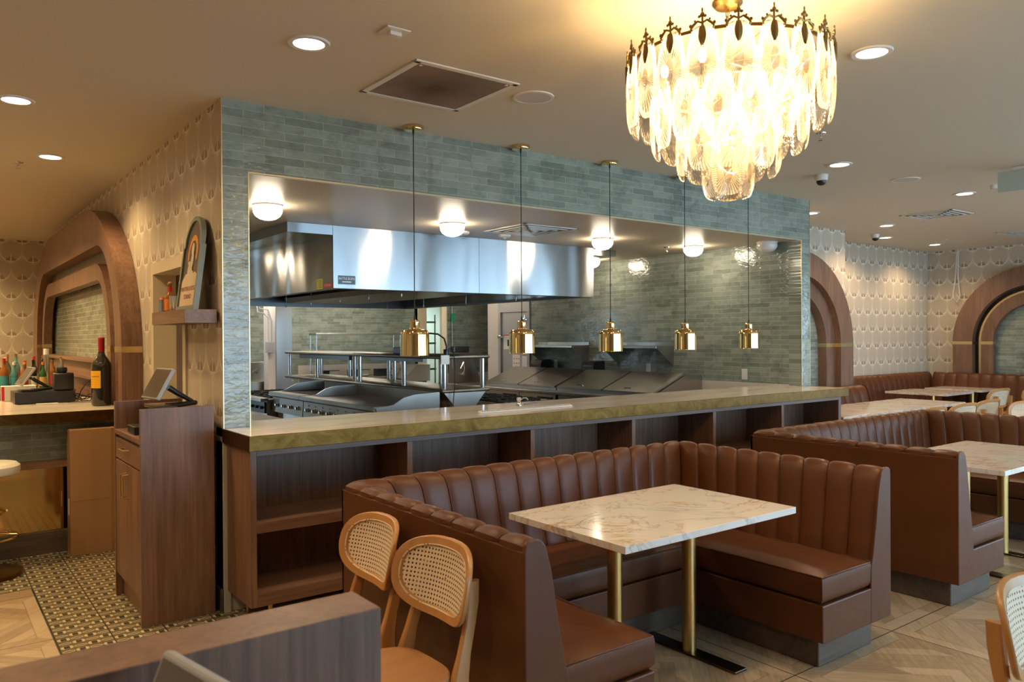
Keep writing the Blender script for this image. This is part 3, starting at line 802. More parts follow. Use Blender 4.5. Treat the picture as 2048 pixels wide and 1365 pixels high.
for r, z, n, L in TIERS:
    hp = obj('hoop', hoop(r, z, .012 if r > .4 else .007), 'antique_gold', cd)
    sp = MB()
    for i in range(6): a = 2*PI*i/6; sp.cyl((cx, cy, z+.0), (cx+r*math.cos(a), cy+r*math.sin(a), z), .004, n=8)
    obj('spoke', sp, 'antique_gold', hp)
obj('stem', MB().cyl((cx, cy, 2.36), (cx, cy, 2.85), .010), 'antique_gold', cd)
def leaf_mesh(L):
    rows = []; nu = 10; nv = 20; wd = .066
    for j in range(nv+1):
        q = j/nv; a = PI*q; z = -L/2+L/2*math.cos(a); w = wd*math.sin(a)**.60*(1.0-.10*math.cos(a)) + .0005
        row = []
        for i in range(nu+1):
            u = -1+2*i/nu; x = u*w
            y = -.009*(1-u*u)*math.sin(a) - .012*math.sin(PI*q) + (.002 if abs(u) > .85 else 0)
            row.append((x, y, z))
        rows.append(row)
    return MB().grid(rows)
def ornament():
    m = MB()
    # central feathered leaf hanging down, finial above, scrolls left and right
    for w, z0, z1, y in ((.014, .0, -.075, -.008),):
        rows = []
        for j in range(9):
            q = j/8; z = z0+(z1-z0)*q; hw = w*math.sin(PI*min(1, q*.85+.12))**.7+.001
            rows.append([(-hw, y, z), (0, y-.006, z), (hw, y, z)])
        m.grid(rows)
        m.grid([[(p[0], p[1]+.004, p[2]) for p in r] for r in rows[::-1]])
    m.sphere((0, -.004, .042), .009, (1, .6, 1.3), 10); m.sphere((0, -.004, .060), .006, (.7, .6, 1.6), 8)
    m.sphere((-.011, -.004, .036), .007, (1, .6, 1), 8); m.sphere((.011, -.004, .036), .007, (1, .6, 1), 8)
    m.cyl((0, -.002, 0), (0, -.002, .040), .0045, n=8)
    for s in (-1, 1):
        m.tube([(0, -.002, .012), (s*.018, -.003, .020), (s*.034, -.003, .008), (s*.044, -.003, -.006), (s*.040, -.003, -.016)], [.004, .005, .0055, .0045, .003], 8)
        m.sphere((s*.045, -.003, .006), .0065, (1, .6, 1.2), 8); m.sphere((s*.028, -.003, .022), .005, (1, .6, 1.1), 8)
    return m
lf0 = {}; orn0 = None
for ti, (r, z, n, L) in enumerate(TIERS):
    mb = leaf_mesh(L)
    for i in range(n):
        a = 2*PI*(i+.5*(ti % 2))/n + .12
        if L not in lf0:
            o = obj('glass_leaf', mb, 'crystal', None); lf0[L] = o
        else:
            o = lf0[L].copy(); C.objects.link(o)
        o.parent = cd; o.location = Vector((cx+(r+.012)*math.cos(a), cy+(r+.012)*math.sin(a), z+.015)) - cd.location
        o.rotation_euler = (0, 0, a+PI/2)
        if ti == 0:
            if orn0 is None: q = obj('crown_ornament', ornament(), 'antique_gold', None); orn0 = q
            else: q = orn0.copy(); C.objects.link(q)
            q.parent = cd; q.location = Vector((cx+(r+.022)*math.cos(a), cy+(r+.022)*math.sin(a), z+.005)) - cd.location
            q.rotation_euler = (0, 0, a+PI/2)
for r, z, n in ((.28, 2.70, 8), (.16, 2.56, 5), (.03, 2.42, 2)):
    for i in range(n):
        a = 2*PI*i/n+.3; x, y = cx+r*math.cos(a), cy+r*math.sin(a)
        hd = obj('lamp_holder', MB().cyl((x, y, z-.06), (x, y, z-.01), .009, n=10), 'antique_gold', cd)
        obj('bulb', MB().sphere((x, y, z+.018), .016, (1, 1, 1.7), 12), 'bulb', hd)
for a, r, z in ((0.3, .2, 2.66), (2.4, .2, 2.66), (4.5, .2, 2.66), (0, 0, 2.46)):
    lamp('POINT', 'bulb_light', (cx+r*math.cos(a), cy+r*math.sin(a), z), 15.5, (1.0, .61, .24), cd, shadow_soft_size=.05)

# ------------------------------------------------------------------ pendants over the pass
def pendant():
    t = thing('pendant_lamp', 'x', 'pendant lamp', (0, 0, 0), 'polished brass pendants over the pass counter')
    obj('canopy', MB().lathe([(0, -.001), (.068, -.001), (.070, -.008), (.066, -.024), (.058, -.028), (0, -.028)]), 'brass', t)
    obj('cord', MB().cyl((0, 0, -.03), (0, 0, -1.285), .0034, n=8).lathe([(0, -.026), (.007, -.026), (.007, -.045), (.003, -.06), (0, -.06)], n=12).lathe([(0, -1.27), (.006, -1.27), (.008, -1.30), (0, -1.30)], n=12), 'black_rubber', t)
    sh = obj('shade', MB().lathe([(0, -1.299), (.026, -1.299), (.0325, -1.304), (.0338, -1.311), (.034, -1.314), (.034, -1.353), (.0345, -1.357), (.037, -1.3615), (.045, -1.363), (.072, -1.364), (.081, -1.367), (.088, -1.373), (.0932, -1.383), (.0952, -1.395), (.0956, -1.400), (.0957, -1.404), (.0968, -1.47), (.0978, -1.536), (.0979, -1.539), (.0985, -1.541), (.096, -1.541), (.0935, -1.40), (.084, -1.375), (.03, -1.368), (0, -1.368)], n=64), 'brass', t)
    obj('set_screw', MB().cyl((.03, 0, -1.325), (.042, 0, -1.325), .0035, n=10), 'brass', sh)
    return t
p0 = pendant()
PX = [(1.233, 'leftmost of the five brass pendants, nearest the tiled pier'), (2.145, 'brass pendant hanging second from the left in front of the hood'), (3.058, 'middle brass pendant of the five over the counter'),
      (3.972, 'brass pendant second from the right, in front of the tiled kitchen wall'), (4.885, 'farthest and smallest looking brass pendant, nearest the counter end')]
for i, (x, lb) in enumerate(PX):
    if i == 0: p0.location = (x, -.1, H); p0['label'] = lb; p0.rotation_euler.z = 2.6
    else: dup(p0, (x, -.1, H), 2.6+.9*i, lb)

# ------------------------------------------------------------------ ceiling fittings
def downlight():
    t = thing('downlight', 'x', 'ceiling light', (0, 0, 0), 'round recessed downlights')
    obj('trim_ring', MB().lathe([(.074, .0), (.074, -.008), (.096, -.009), (.100, -.004), (.100, 0.)], n=40), 'white_plastic', t)
    obj('lens', MB().lathe([(0, -.003), (.074, -.003), (.074, -.0005), (0, -.0005)], n=40), 'lamp_white', t)
    lamp('SPOT', 'beam', (0, 0, -.02), 85, (1.0, .71, .42), t, spot_size=2.55, spot_blend=.65, shadow_soft_size=.07)
    return t
d0 = downlight()
DL = [(.08, -1.11, 'large bright downlight above the left end of the counter'), (2.40, -2.65, 'downlight just right of the chandelier'), (-.96, .75, 'downlight at the left edge of the picture'),
      (-.61, 2.28, 'downlight over the bar, near the wallpapered wall'), (4.68, -1.15, 'downlight above the dome camera, behind the chandelier'), (6.97, -1.16, 'downlight beside the hanging sign panel'),
      (8.58, .47, 'downlight left of the square ceiling vent, before the step in the wall'), (9.80, 1.12, 'downlight next to the far dome camera'), (11.33, 1.12, 'farthest downlight, before the wallpapered corner'),
      (6.82, .45, 'downlight half hidden behind the tiled kitchen wall end')]
for x, y in ((-1.25, 4.2), (-1.25, 5.5), (-1.6, 7.75), (-2.9, 7.75), (-2.3, .75), (-3.9, .75), (-2.3, 2.5), (-3.9, 2.5), (-2.3, 5.0), (-3.9, 6.6), (-1.9, -1.1), (-1.6, -3.4), (5.2, -4.4), (8.9, -3.2), (-3.6, -2.8)):   # unseen downlights added only to light the bar and dining room
    DL.append((x, y, 'added downlight outside the view, put in to light the room'))
for i, (x, y, lb) in enumerate(DL):
    if i == 0: d0.location = (x, y, H); d0['label'] = lb
    else:
        q = dup(d0, (x, y, H), 0, lb)
        if x < -.5 and y > 0:      # bar-side beams, seen and added, set brighter and warmer than the rest
            bm_ = [k for k in q.children if k.type == 'LIGHT'][0]; bm_.data = bm_.data.copy(); bm_.data.energy = 92 if y < 3 else 260; bm_.data.color = (1.0, .68, .32)
def speaker(x, y, lb):
    t = thing('ceiling_speaker', lb, 'speaker', (x, y, H)); 
    obj('trim_ring', MB().lathe([(.105, H-.001), (.105, H-.008), (.122, H-.007), (.124, H-.001)], (x, y, 0), 48), 'white_plastic', t)
    obj('grille', MB().lathe([(0, H-.010), (.105, H-.006), (.105, H-.001), (0, H-.001)], (x, y, 0), 48), M('speaker_grille', (.56, .52, .50), .6).done(), t)
speaker(1.48, -1.08, 'round white ceiling speaker beside the dusty return grille'); speaker(5.77, -1.16, 'round white ceiling speaker between the dome camera and the sign panel')
# return grille
t = thing('return_air_grille', 'large square dusty perforated air grille in the ceiling', 'air grille', (.93, -.905, H))
x0, x1, y0, y1 = .615, 1.255, -1.22, -.59
obj('frame', MB().box(x0-.012, x1+.012, y0-.012, y0+.025, H-.009, H-.0005, .002).box(x0-.012, x1+.012, y1-.025, y1+.012, H-.009, H-.0005, .002).box(x0-.012, x0+.025, y0, y1, H-.009, H-.0005, .002).box(x1-.025, x1+.012, y0, y1, H-.009, H-.0005, .002), 'white_plastic', t)
gm = M('dusty_perforated_sheet', (.3, .22, .17), .7); X, Y, Z = gm.pos()
hl = ((X.wrap(.012)*X.wrap(.012)+Y.wrap(.012)*Y.wrap(.012)).sq()).lt(.0038)
ds = gm.noise(gm.vec(X, Y), 5, 4, .6); ctr = ((X-.93)*(X-.93)+(Y+.905)*(Y+.905)).sq()
gm.set('Base Color', gm.mix(hl, gm.mix((ctr*2.2+ds*.7-.35).mn(1.).mx(0.), (.11, .07, .05), (.42, .32, .27)), (.03, .02, .015)))
obj('perforated_sheet', MB().box(x0+.02, x1-.02, y0+.02, y1-.02, H-.006, H-.001), gm.done(), t)
for x, y in ((x0+.045, y0+.045), (x1-.045, y0+.045)): obj('latch', MB().cyl((x, y, H-.010), (x, y, H-.005), .009, n=14), 'white_plastic', t)
def detector(name, x, y, z, lb, cat, w=.05, fire=False):
    t = thing(name, lb, cat, (x, y, z))
    obj('base', MB().lathe([(0, z-.001), (w, z-.001), (w*.98, z-.018), (w*.8, z-.03), (0, z-.032)], (x, y, 0), 32), 'white_plastic', t)
    obj('lens', MB().sphere((x, y, z-.034), .016, (1, 1, .8), 14), 'chrome' if fire else 'white_plastic', t)
    return t
t = thing('ceiling_sensor', 'small square white plate with a clipped sensor on the ceiling', 'sensor', (.34, -1.48, H))
obj('plate', MB().box(.28, .40, -1.53, -1.42, H-.008, H-.0005, .002), 'white_plastic', t)
obj('sensor_body', MB().box(.31, .37, -1.50, -1.47, H-.026, H-.008, .003), 'white_plastic', t)
def sprinkler(x, y, z, lb):
    t = thing('sprinkler', lb, 'sprinkler', (x, y, z))
    obj('escutcheon', MB().lathe([(0, z-.0005), (.036, z-.0005), (.034, z-.006), (.012, z-.010), (0, z-.010)], (x, y, 0), 24), 'chrome', t)
    obj('head', MB().cyl((x, y, z-.01), (x, y, z-.03), .007, n=10).cyl((x-.009, y, z-.028), (x-.009, y, z-.05), .002, n=6).cyl((x+.009, y, z-.028), (x+.009, y, z-.05), .002, n=6).cyl((x, y, z-.05), (x, y, z-.053), .016, n=12), 'chrome', t)
sprinkler(3.63, -1.62, H, 'chrome ceiling sprinkler just right of the chandelier'); sprinkler(10.85, .74, H, 'tiny ceiling sprinkler above the hanging cable at the far corner'); sprinkler(-.79, 2.64, H, 'tiny ceiling sprinkler over the bar at the left edge'); sprinkler(5.27, 1.27, KH, 'chrome sprinkler on the kitchen ceiling between two lit globes')
def domecam(x, y, lb):
    t = thing('dome_camera', lb, 'security camera', (x, y, H))
    obj('housing', MB().lathe([(0, H-.0005), (.058, H-.0005), (.058, H-.012), (.052, H-.05), (.04, H-.055), (0, H-.055)], (x, y, 0), 32), 'white_plastic', t)
    obj('dome', MB().lathe([(.042, H-.054), (.041, H-.07), (.030, H-.086), (.012, H-.094), (0, H-.095)], (x, y, 0), 28), 'black', t)
domecam(4.95, -.82, 'white dome camera under the ceiling right of the chandelier'); domecam(9.33, 1.02, 'white dome camera near the far wallpapered wall')
def vent(x, y, z, hw, lb, n=5, rz=0.):
    t = thing('ceiling_vent', lb, 'air vent', (x, y, z))
    obj('backing', MB().box(x-hw+.02, x+hw-.02, y-hw+.02, y+hw-.02, z-.004, z-.0005), 'black', t)
    f = MB()
    for a, b, c, d in ((x-hw, x+hw, y-hw, y-hw+.03), (x-hw, x+hw, y+hw-.03, y+hw), (x-hw, x-hw+.03, y-hw, y+hw), (x+hw-.03, x+hw, y-hw, y+hw)): f.box(a, b, c, d, z-.010, z-.001, .002)
    obj('frame', f, 'white_plastic', t)
    for k in range(1, n):
        h = hw*(1-k/n)
        q = MB()
        for a, b, c, d in ((x-h, x+h, y-h, y-h+.022), (x-h, x+h, y+h-.022, y+h), (x-h, x-h+.022, y-h, y+h), (x+h-.022, x+h, y-h, y+h)): q.box(a, b, c, d, z-.014-.001*k, z-.007, .001)
        obj('louvre', q, 'white_plastic', t)
vent(8.16, -.35, H, .30, 'square white louvred vent in the dining ceiling'); vent(10.85, -.35, H, .30, 'square white louvred vent at the right edge of the ceiling'); vent(3.13, 1.03, KH, .32, 'square louvred vent in the kitchen ceiling right of the fire alarm')
t = thing('hanging_sign_panel', 'blank pale acrylic sign panel hanging from the ceiling at the right edge', 'sign', (6.02, -2.1, H))
obj('panel', MB().box(6.012, 6.028, -2.42, -1.83, 2.83, 3.005, .006), M('frosted_acrylic', (.50, .60, .56), .3).done(), t)
obj('mount', MB().box(5.99, 6.05, -2.3, -1.95, 3.004, 3.0295, .004), 'white_plastic', t)
obj('lamp_head', MB().lathe([(0, 0), (.03, .0), (.034, .035), (.0, .04)], (6.02, -1.80, 2.87), 20), 'white_plastic', t)

# ------------------------------------------------------------------ kitchen ceiling fittings
def globe(lit):
    t = thing('kitchen_globe_light', 'x', 'ceiling light', (0, 0, 0), 'opal dome lights on the kitchen ceiling')
    obj('base', MB().lathe([(0, -.0005), (.108, -.0005), (.110, -.010), (.104, -.016), (0, -.016)], n=40), 'white_plastic', t)
    obj('opal_dome', MB().lathe([(.103, -.014), (.108, -.030), (.103, -.060), (.088, -.085), (.060, -.104), (.028, -.113), (0, -.115)], n=40), 'globe_lit' if lit else 'opal', t)
    return t
g0 = globe(True)
GL = [(.66, 1.08, 'lit opal dome light above the left end of the kitchen opening'), (2.31, 1.10, 'lit opal dome light beside the fire alarm'), (4.15, 1.13, 'lit opal dome light behind the middle pendant cord'),
      (5.45, 1.04, 'lit opal dome light before the tiled right kitchen wall'), (5.50, 2.75, 'lit opal dome light half hidden by the hood corner')]
for i, (x, y, lb) in enumerate(GL):
    if i == 0: g0.location = (x, y, KH); g0['label'] = lb
    else: dup(g0, (x, y, KH), 0, lb)
for x, y in ((1.0, 4.4), (1.5, 7.2), (2.6, 7.9), (3.8, 7.9), (5.0, 7.9), (3.2, 6.7), (4.6, 6.7), (5.6, 6.9), (5.2, 5.2)):   # unseen domes added to brighten the back of the kitchen
    dup(g0, (x, y, KH), 0, 'added opal dome light out of view, brightening the back of the kitchen')
for x in (2.5, 4.4):  # glowing panels added out of sight to lift the back tiles
    t = thing('added_panel_light', 'added glowing panel hidden by the hood, brightening the back kitchen tiles', 'ceiling light', (x, 7.5, KH), 'added glowing panels over the back of the kitchen')
    obj('frame', MB().box(x-.6, x+.6, 7.35, 7.65, KH-.02, KH-.001, .004), 'white_plastic', t); obj('diffuser', MB().box(x-.57, x+.57, 7.38, 7.62, KH-.024, KH-.019), emit('added_panel_glow', (1.0, .95, .85), 30.0), t)
g1 = globe(False); g1.location = (5.80, .33, KH); g1['label'] = 'unlit opal dome light at the right corner of the kitchen opening'
t = detector('fire_alarm', 2.66, 1.50, KH, 'round white fire alarm with red lettering below a lit dome light', 'fire alarm', .085, True)
text('lettering', 'FIRE', .030, 'red', t, (2.612, 1.428, KH-.019), (PI/2, 0, -.55), sx=1.1)
detector('smoke_detector', 3.12, 1.42, KH, 'round white smoke detector between the fire alarm and the vent', 'smoke detector', .06)
detector('smoke_detector', 6.35, -1.95, H, 'small white detector above the hanging sign panel', 'smoke detector', .05)

# ------------------------------------------------------------------ exhaust hood
hx0, hx1, hy0, hy1, hz = 1.5, 4.64, 1.79, 5.95, 2.055
hd = thing('exhaust_hood', 'huge brushed stainless exhaust hood over the cooking line', 'exhaust hood', (3.07, 3.9, hz))
obj('front_panel', MB().box(hx0, 3.07, hy0, hy0+.02, hz, KH-.001, .001).box(3.073, hx1, hy0, hy0+.02, hz, KH-.001, .001), 'hood_steel', hd)
obj('side_panel', MB().box(hx0, hx0+.02, hy0+.021, hy1, hz, KH-.001), 'hood_steel_y', hd)
obj('side_panel', MB().box(hx1-.02, hx1, hy0+.021, hy1, hz, KH-.001), 'hood_steel_y', hd)
obj('back_panel', MB().box(hx0+.02, hx1-.02, hy1-.02, hy1, hz, KH-.001), 'steel_dark', hd)
obj('gutter', MB().box(hx0+.02, hx0+.10, hy0+.02, hy1-.02, hz, hz+.03).box(hx1-.10, hx1-.02, hy0+.02, hy1-.02, hz, hz+.03).box(hx0+.1, hx1-.1, hy0+.02, hy0+.10, hz, hz+.03), 'steel_dark', hd)
fl = MB(); xm = 3.07
fl.prism([(xm-.55, hz+.10), (xm-.5, hz+.04), (xm+.5, hz+.04), (xm+.55, hz+.10), (xm+.12, hz+.45), (xm-.12, hz+.45)], 'y', hy0+.5, hy1-.3)
obj('filter_bank', fl, 'steel_dark', hd)
pp = MB()
for x in (2.3, 3.85): pp.tube([(x, hy0+.15, hz+.14), (x, hy1-.2, hz+.14)], .012, 8)
obj('suppression_pipe', pp, 'steel_plain', hd)
for x, y in ((2.3, 2.0), (2.3, 2.7), (2.3, 3.4), (2.3, 4.2), (2.3, 5.0), (3.85, 2.2), (3.85, 3.2), (3.85, 4.2), (3.85, 5.2)):
    nz = obj('nozzle', MB().cyl((x, y, hz+.14), (x, y, hz-.02), .005, n=8), 'steel_plain', hd)
    obj('nozzle_cap', MB().cyl((x, y, hz-.02), (x, y, hz-.045), .009, .006, n=10), 'chrome', nz)
lb = obj('hood_lamp', MB().box(2.2, 2.35, 5.6, 5.9, hz+.15, hz+.2), 'white_plastic', hd)
st = obj('sticker', MB().box(1.545, 1.712, hy0-.0012, hy0, 2.092, 2.170), M('blue_sticker', (.045, .11, .17), .35).done(), hd)
text('lettering', 'BATTLE BORN', .030, 'white_plastic', st, (1.6285, hy0-.0016, 2.143), (PI/2, 0, 0), .0003, sx=.80)
obj('sticker_bar', MB().box(1.585, 1.672, hy0-.0018, hy0-.0011, 2.110, 2.1185), 'white_plastic', st)
ye = obj('sticker', MB().box(hx0-.0012, hx0, 2.022, 2.152, 2.050+.01, 2.155), M('yellow_sticker', (.80, .68, .02), .4).done(), hd)
tl = MB()
for k in range(6): tl.box(hx0-.0016, hx0-.0011, 2.035, 2.12-.01*(k % 3), 2.138-k*.013, 2.141-k*.013)
obj('print', tl, 'black', ye)
rd = obj('sticker', MB().box(hx0-.0012, hx0, 1.815, 2.005, 2.062, 2.108), 'red', hd)
text('lettering', 'CAPTIVEAIRE', .026, 'white_plastic', rd, (hx0-.0016, 1.91, 2.085), (PI/2, 0, -PI/2), .0003, sx=.95)
t = thing('duct_box', 'low stainless box under the kitchen ceiling left of the hood', 'duct', (1.3, 3.9, 2.525))
obj('casing', MB().box(1.085, 1.498, 1.79, 5.9, 2.525, KH-.001, .001), 'hood_steel', t)
t = thing('duct_box', 'low stainless box under the kitchen ceiling right of the hood', 'duct', (4.9, 3.9, 2.54))
obj('casing', MB().box(4.642, 5.06, 1.86, 5.9, 2.54, KH-.001, .001), 'hood_steel', t)

# ------------------------------------------------------------------ cooking line
GX = 2.07
def knob(p, ax, m, parent, r=.02):
    s = -1 if ax[0] == '-' else 1
    q = MB().lathe([(0, 0), (r*1.3, 0), (r*1.3, s*.006), (r, s*.008), (r*.9, s*.032), (0, s*.034)], p, 20, 'x')
    obj('knob', q, m, parent)
# griddle
g = thing('griddle', 'wide stainless gas griddle with a row of chrome knobs and raised side splash', 'griddle', (2.42, 3.0, 0))
obj('cabinet', MB().box(GX+.09, 2.78, 2.1, 3.96, .12, .90, .002), 'steel', g)
obj('control_panel', MB().prism([(GX+.02, .70), (GX+.03, .885), (GX+.09, .885), (GX+.09, .70)], 'y', 2.1, 3.96), 'steel_warm', g)
obj('front_ledge', MB().prism([(GX-.03, .905), (GX-.02, .945), (GX+.12, .945), (GX+.12, .885), (GX+.01, .885)], 'y', 2.1, 3.965), 'steel_warm', g)
obj('cooking_plate', MB().box(GX+.12, 2.76, 2.12, 3.945, .90, .935), 'griddle', g)
for y in (2.088, 3.945):
    poly = [(GX-.01, .93), (GX+.18, .955), (GX+.30, 1.02), (GX+.42, 1.045), (2.78, 1.055), (2.78, .90), (GX, .90)]
    obj('side_splash', MB().prism(poly, 'y', y, y+.018), 'steel', g)
obj('back_splash', MB().box(2.765, 2.785, 2.11, 3.955, .90, 1.055), 'steel_warm', g)
for k in range(9):
    y = 3.83-k*.195; knob((GX+.022, y, .79), '-x', 'chrome', g, .020)
    obj('indicator', MB().cyl((GX+.024, y-.03, .845), (GX+.019, y-.03, .845), .008, n=10), 'black', g)
for k in range(4): obj('leg', MB().cyl((GX+.15+.5*(k % 2), 2.2+1.6*(k//2), 0), (GX+.15+.5*(k % 2), 2.2+1.6*(k//2), .12), .02), 'steel_plain', g)
# charbroiler
g = thing('charbroiler', 'black grated charbroiler next to the griddle, farther from the camera', 'charbroiler', (2.42, 4.47, 0))
obj('cabinet', MB().box(GX+.09, 2.78, 3.98, 4.95, .12, .90, .002), 'steel', g)
obj('control_panel', MB().prism([(GX+.02, .70), (GX+.03, .885), (GX+.09, .885), (GX+.09, .70)], 'y', 3.98, 4.95), 'steel_warm', g)
obj('front_ledge', MB().prism([(GX-.03, .905), (GX-.02, .95), (GX+.12, .95), (GX+.12, .885), (GX+.01, .885)], 'y', 3.975, 4.955), 'steel_warm', g)
obj('side_splash', MB().prism([(GX, .93), (GX+.18, .96), (GX+.34, 1.04), (2.78, 1.07), (2.78, .90), (GX, .90)], 'y', 4.935, 4.953), 'steel', g)
gr = MB().box(GX+.12, 2.76, 4.0, 4.93, .89, .91)
for k in range(26): gr.box(GX+.12, 2.76, 4.01+k*.036, 4.025+k*.036, .915, .945)
obj('grate', gr, 'cast_iron', g)
for k in range(4): knob((GX+.022, 4.12+k*.22, .79), '-x', 'chrome', g, .019)
for k in range(2): obj('leg', MB().cyl((GX+.2+.4*k, 4.5, 0), (GX+.2+.4*k, 4.5, .12), .02), 'steel_plain', g)
# range beyond
def burner_range(x0, x1, y0, y1, z, lb, kx):
    g = thing('gas_range', lb, 'gas range', ((x0+x1)/2, (y0+y1)/2, 0))
    obj('body', MB().box(x0+.06, x1, y0, y1, .1, z-.03, .002), 'steel', g)
    obj('front_rail', MB().box(x0-.02 if kx < 0 else x1-.04, x0+.08 if kx < 0 else x1+.05, y0, y1, z-.05, z-.01, .004), 'steel', g)
    obj('knob_panel', MB().box(x0+.03, x0+.06, y0+.01, y1-.01, z-.20, z-.06) if kx < 0 else MB().box(x1, x1+.02, y0+.01, y1-.01, z-.2, z-.06), 'black', g)
    gr = MB(); nx = max(1, round((x1-x0-.1)/.33)); ny = max(1, round((y1-y0)/.33))
    for i in range(nx):
        for j in range(ny):
            ax, ay = x0+.1+(x1-x0-.12)*(i+.5)/nx, y0+(y1-y0)*(j+.5)/ny
            for q in range(8):
                a = PI/4*q; gr.box(-.14, -.03, -.006, .006, z-.005, z+.012, mat=Matrix.Translation((ax, ay, 0)) @ Matrix.Rotation(a, 4, 'Z'))
            for s in (-.15, .15): gr.box(ax+s-.006, ax+s+.006, ay-.15, ay+.15, z-.012, z+.006); gr.box(ax-.15, ax+.15, ay+s-.006, ay+s+.006, z-.012, z+.006)
            gr.lathe([(0, z-.008), (.045, z-.008), (.05, z-.03), (0, z-.03)], (ax, ay, 0), 16)
    obj('grate', gr, 'cast_iron', g)
    for j in range(ny*2):
        y = y0+(y1-y0)*(j+.5)/(ny*2); knob((x0+.03 if kx < 0 else x1+.02, y, z-.13), '-x' if kx < 0 else '+x', 'black', g, .018)
    for k in range(2): obj('leg', MB().cyl(((x0+x1)/2, y0+.1+(y1-y0-.2)*k, 0), ((x0+x1)/2, y0+.1+(y1-y0-.2)*k, .1), .02), 'steel_plain', g)
burner_range(1.98, 2.78, 5.0, 6.4, .87, 'black-grated gas range at the far left end of the cooking line', -1)
burner_range(3.43, 4.15, 2.1, 4.2, .92, 'black-grated gas range on the right side of the cooking line', 1)
# double overshelf
s_ = thing('double_overshelf', 'two-tier stainless pass shelf on round posts above the cooking line', 'shelf', (3.1, 4.2, 0))
def slab(z): return MB().box(2.82, 3.42, 2.1, 6.45, z-.038, z, .016, seg=3)
obj('upper_shelf', slab(1.425), 'steel_warm', s_); obj('lower_shelf', slab(1.075), 'steel_warm', s_)
for x in (2.88, 3.36):
    for y in (2.16, 3.0, 4.1, 4.25, 5.4, 6.38):
        obj('post', MB().cyl((x, y, 1.075), (x, y, 1.39), .026, n=20), 'steel_plain', s_)
obj('bracket', MB().prism([(2.86, 1.036), (3.38, 1.036), (3.24, .88), (3.0, .88)], 'y', 2.13, 2.15), 'steel', s_)
obj('center_cabinet', MB().box(2.98, 3.24, 2.18, 6.3, 0, 1.036, .002), 'frp', s_)
obj('heat_rail', MB().box(2.83, 2.87, 2.5, 3.7, 1.35, 1.386).box(2.83, 2.87, 4.3, 5.9, 1.335, 1.386), 'steel_dark', s_)
# gooseneck lamp on the shelf end
t = thing('gooseneck_lamp', 'black gooseneck heat lamp arm on the near end of the pass shelf', 'lamp', (2.88, 2.13, 1.425))
obj('clamp', MB().box(2.80, 2.90, 2.085, 2.098, 1.335, 1.43, .002), 'white_plastic', t)
obj('arm', MB().tube([(2.88, 2.12, 1.42), (2.885, 2.12, 1.52), (2.865, 2.13, 1.60), (2.81, 2.16, 1.645), (2.74, 2.2, 1.655), (2.66, 2.24, 1.63)], .009, 10), 'black', t)
obj('socket', MB().cyl((2.88, 2.12, 1.425), (2.88, 2.12, 1.49), .028, n=20), 'black', t)
obj('cord', MB().tube([(2.85, 2.1, 1.46), (2.90, 2.085, 1.50), (2.95, 2.08, 1.44), (2.96, 2.08, 1.3), (2.955, 2.08, 1.1), (2.94, 2.09, .9), (2.9, 2.09, .6)], .005, 6), 'black_rubber', t)
# bits on the shelf
t = thing('squeeze_bottle_caddy', 'dark caddy holding small silver cups on the pass shelf', 'caddy', (3.05, 3.3, 1.425))
obj('rack', MB().box(2.96, 3.14, 3.2, 3.4, 1.425, 1.50, .004), 'black', t)
for k in range(4): obj('cup', MB().cyl((2.985+.045*k, 3.22, 1.50), (2.985+.045*k, 3.22, 1.54), .015, .019, n=12), 'chrome', t)
# ------------------------------------------------------------------ prep fridges on the right wall
def prep(y0, y1, lb):
    t = thing('prep_refrigerator', lb, 'refrigerator', (5.4, (y0+y1)/2, 0))
    obj('body', MB().box(5.12, 5.90, y0, y1, .08, .905, .003), 'steel_dark', t)
    obj('top_rail', MB().prism([(5.10, .905), (5.10, .95), (5.12, .96), (5.60, 1.15), (5.90, 1.15), (5.90, .905)], 'y', y0, y1), 'steel', t)
    obj('cutting_ledge', MB().box(4.84, 5.12, y0, y1, .895, .925, .003), 'steel', t)
    m_ = (y0+y1)/2
    for a, b in ((y0+.015, m_-.012), (m_+.012, y1-.015)):
        l = obj('lid', MB().prism([(5.085, .955), (5.085, .975), (5.60, 1.178), (5.64, 1.178), (5.64, 1.155), (5.60, 1.155)], 'y', a, b), 'steel', t)
        c = (a+b)/2; pz = .975+.205*.12
        obj('lid_handle', MB().tube([(5.12, c-.06, .995), (5.105, c-.055, 1.012), (5.105, c+.055, 1.012), (5.12, c+.06, .995)], .006, 8), 'chrome', l)
    for a, b in ((y0+.02, m_-.01), (m_+.01, y1-.02)):
        d = obj('door', MB().box(5.10, 5.12, a, b, .15, .86, .003), 'steel', t); obj('door_handle', MB().box(5.085, 5.10, a+.05, a+.35, .80, .825, .002), 'black', d)
    for k in range(4): obj('caster', MB().cyl((5.25+.5*(k % 2), y0+.1+(y1-y0-.2)*(k//2), 0), (5.25+.5*(k % 2), y0+.1+(y1-y0-.2)*(k//2), .08), .03), 'black', t)
prep(1.30, 2.98, 'stainless sandwich prep refrigerator nearest the counter, lids closed'); prep(3.0, 4.56, 'stainless sandwich prep refrigerator farther along the tiled wall, lids closed')
def printer(y, lb):
    t = thing('ticket_printer', lb, 'printer', (5.75, y, 1.152))
    obj('body', MB().prism([(5.67, 1.151), (5.67, 1.23), (5.70, 1.275), (5.86, 1.285), (5.88, 1.27), (5.88, 1.151)], 'y', y-.14, y+.10), 'black', t)
    obj('paper_slot', MB().box(5.668, 5.672, y-.1, y+.06, 1.215, 1.222), 'grey_plastic', t)
printer(4.15, 'black ticket printer on the prep fridge, left of the wall shelf bracket'); printer(3.05, 'black ticket printer on the prep fridge between the two wall shelves')
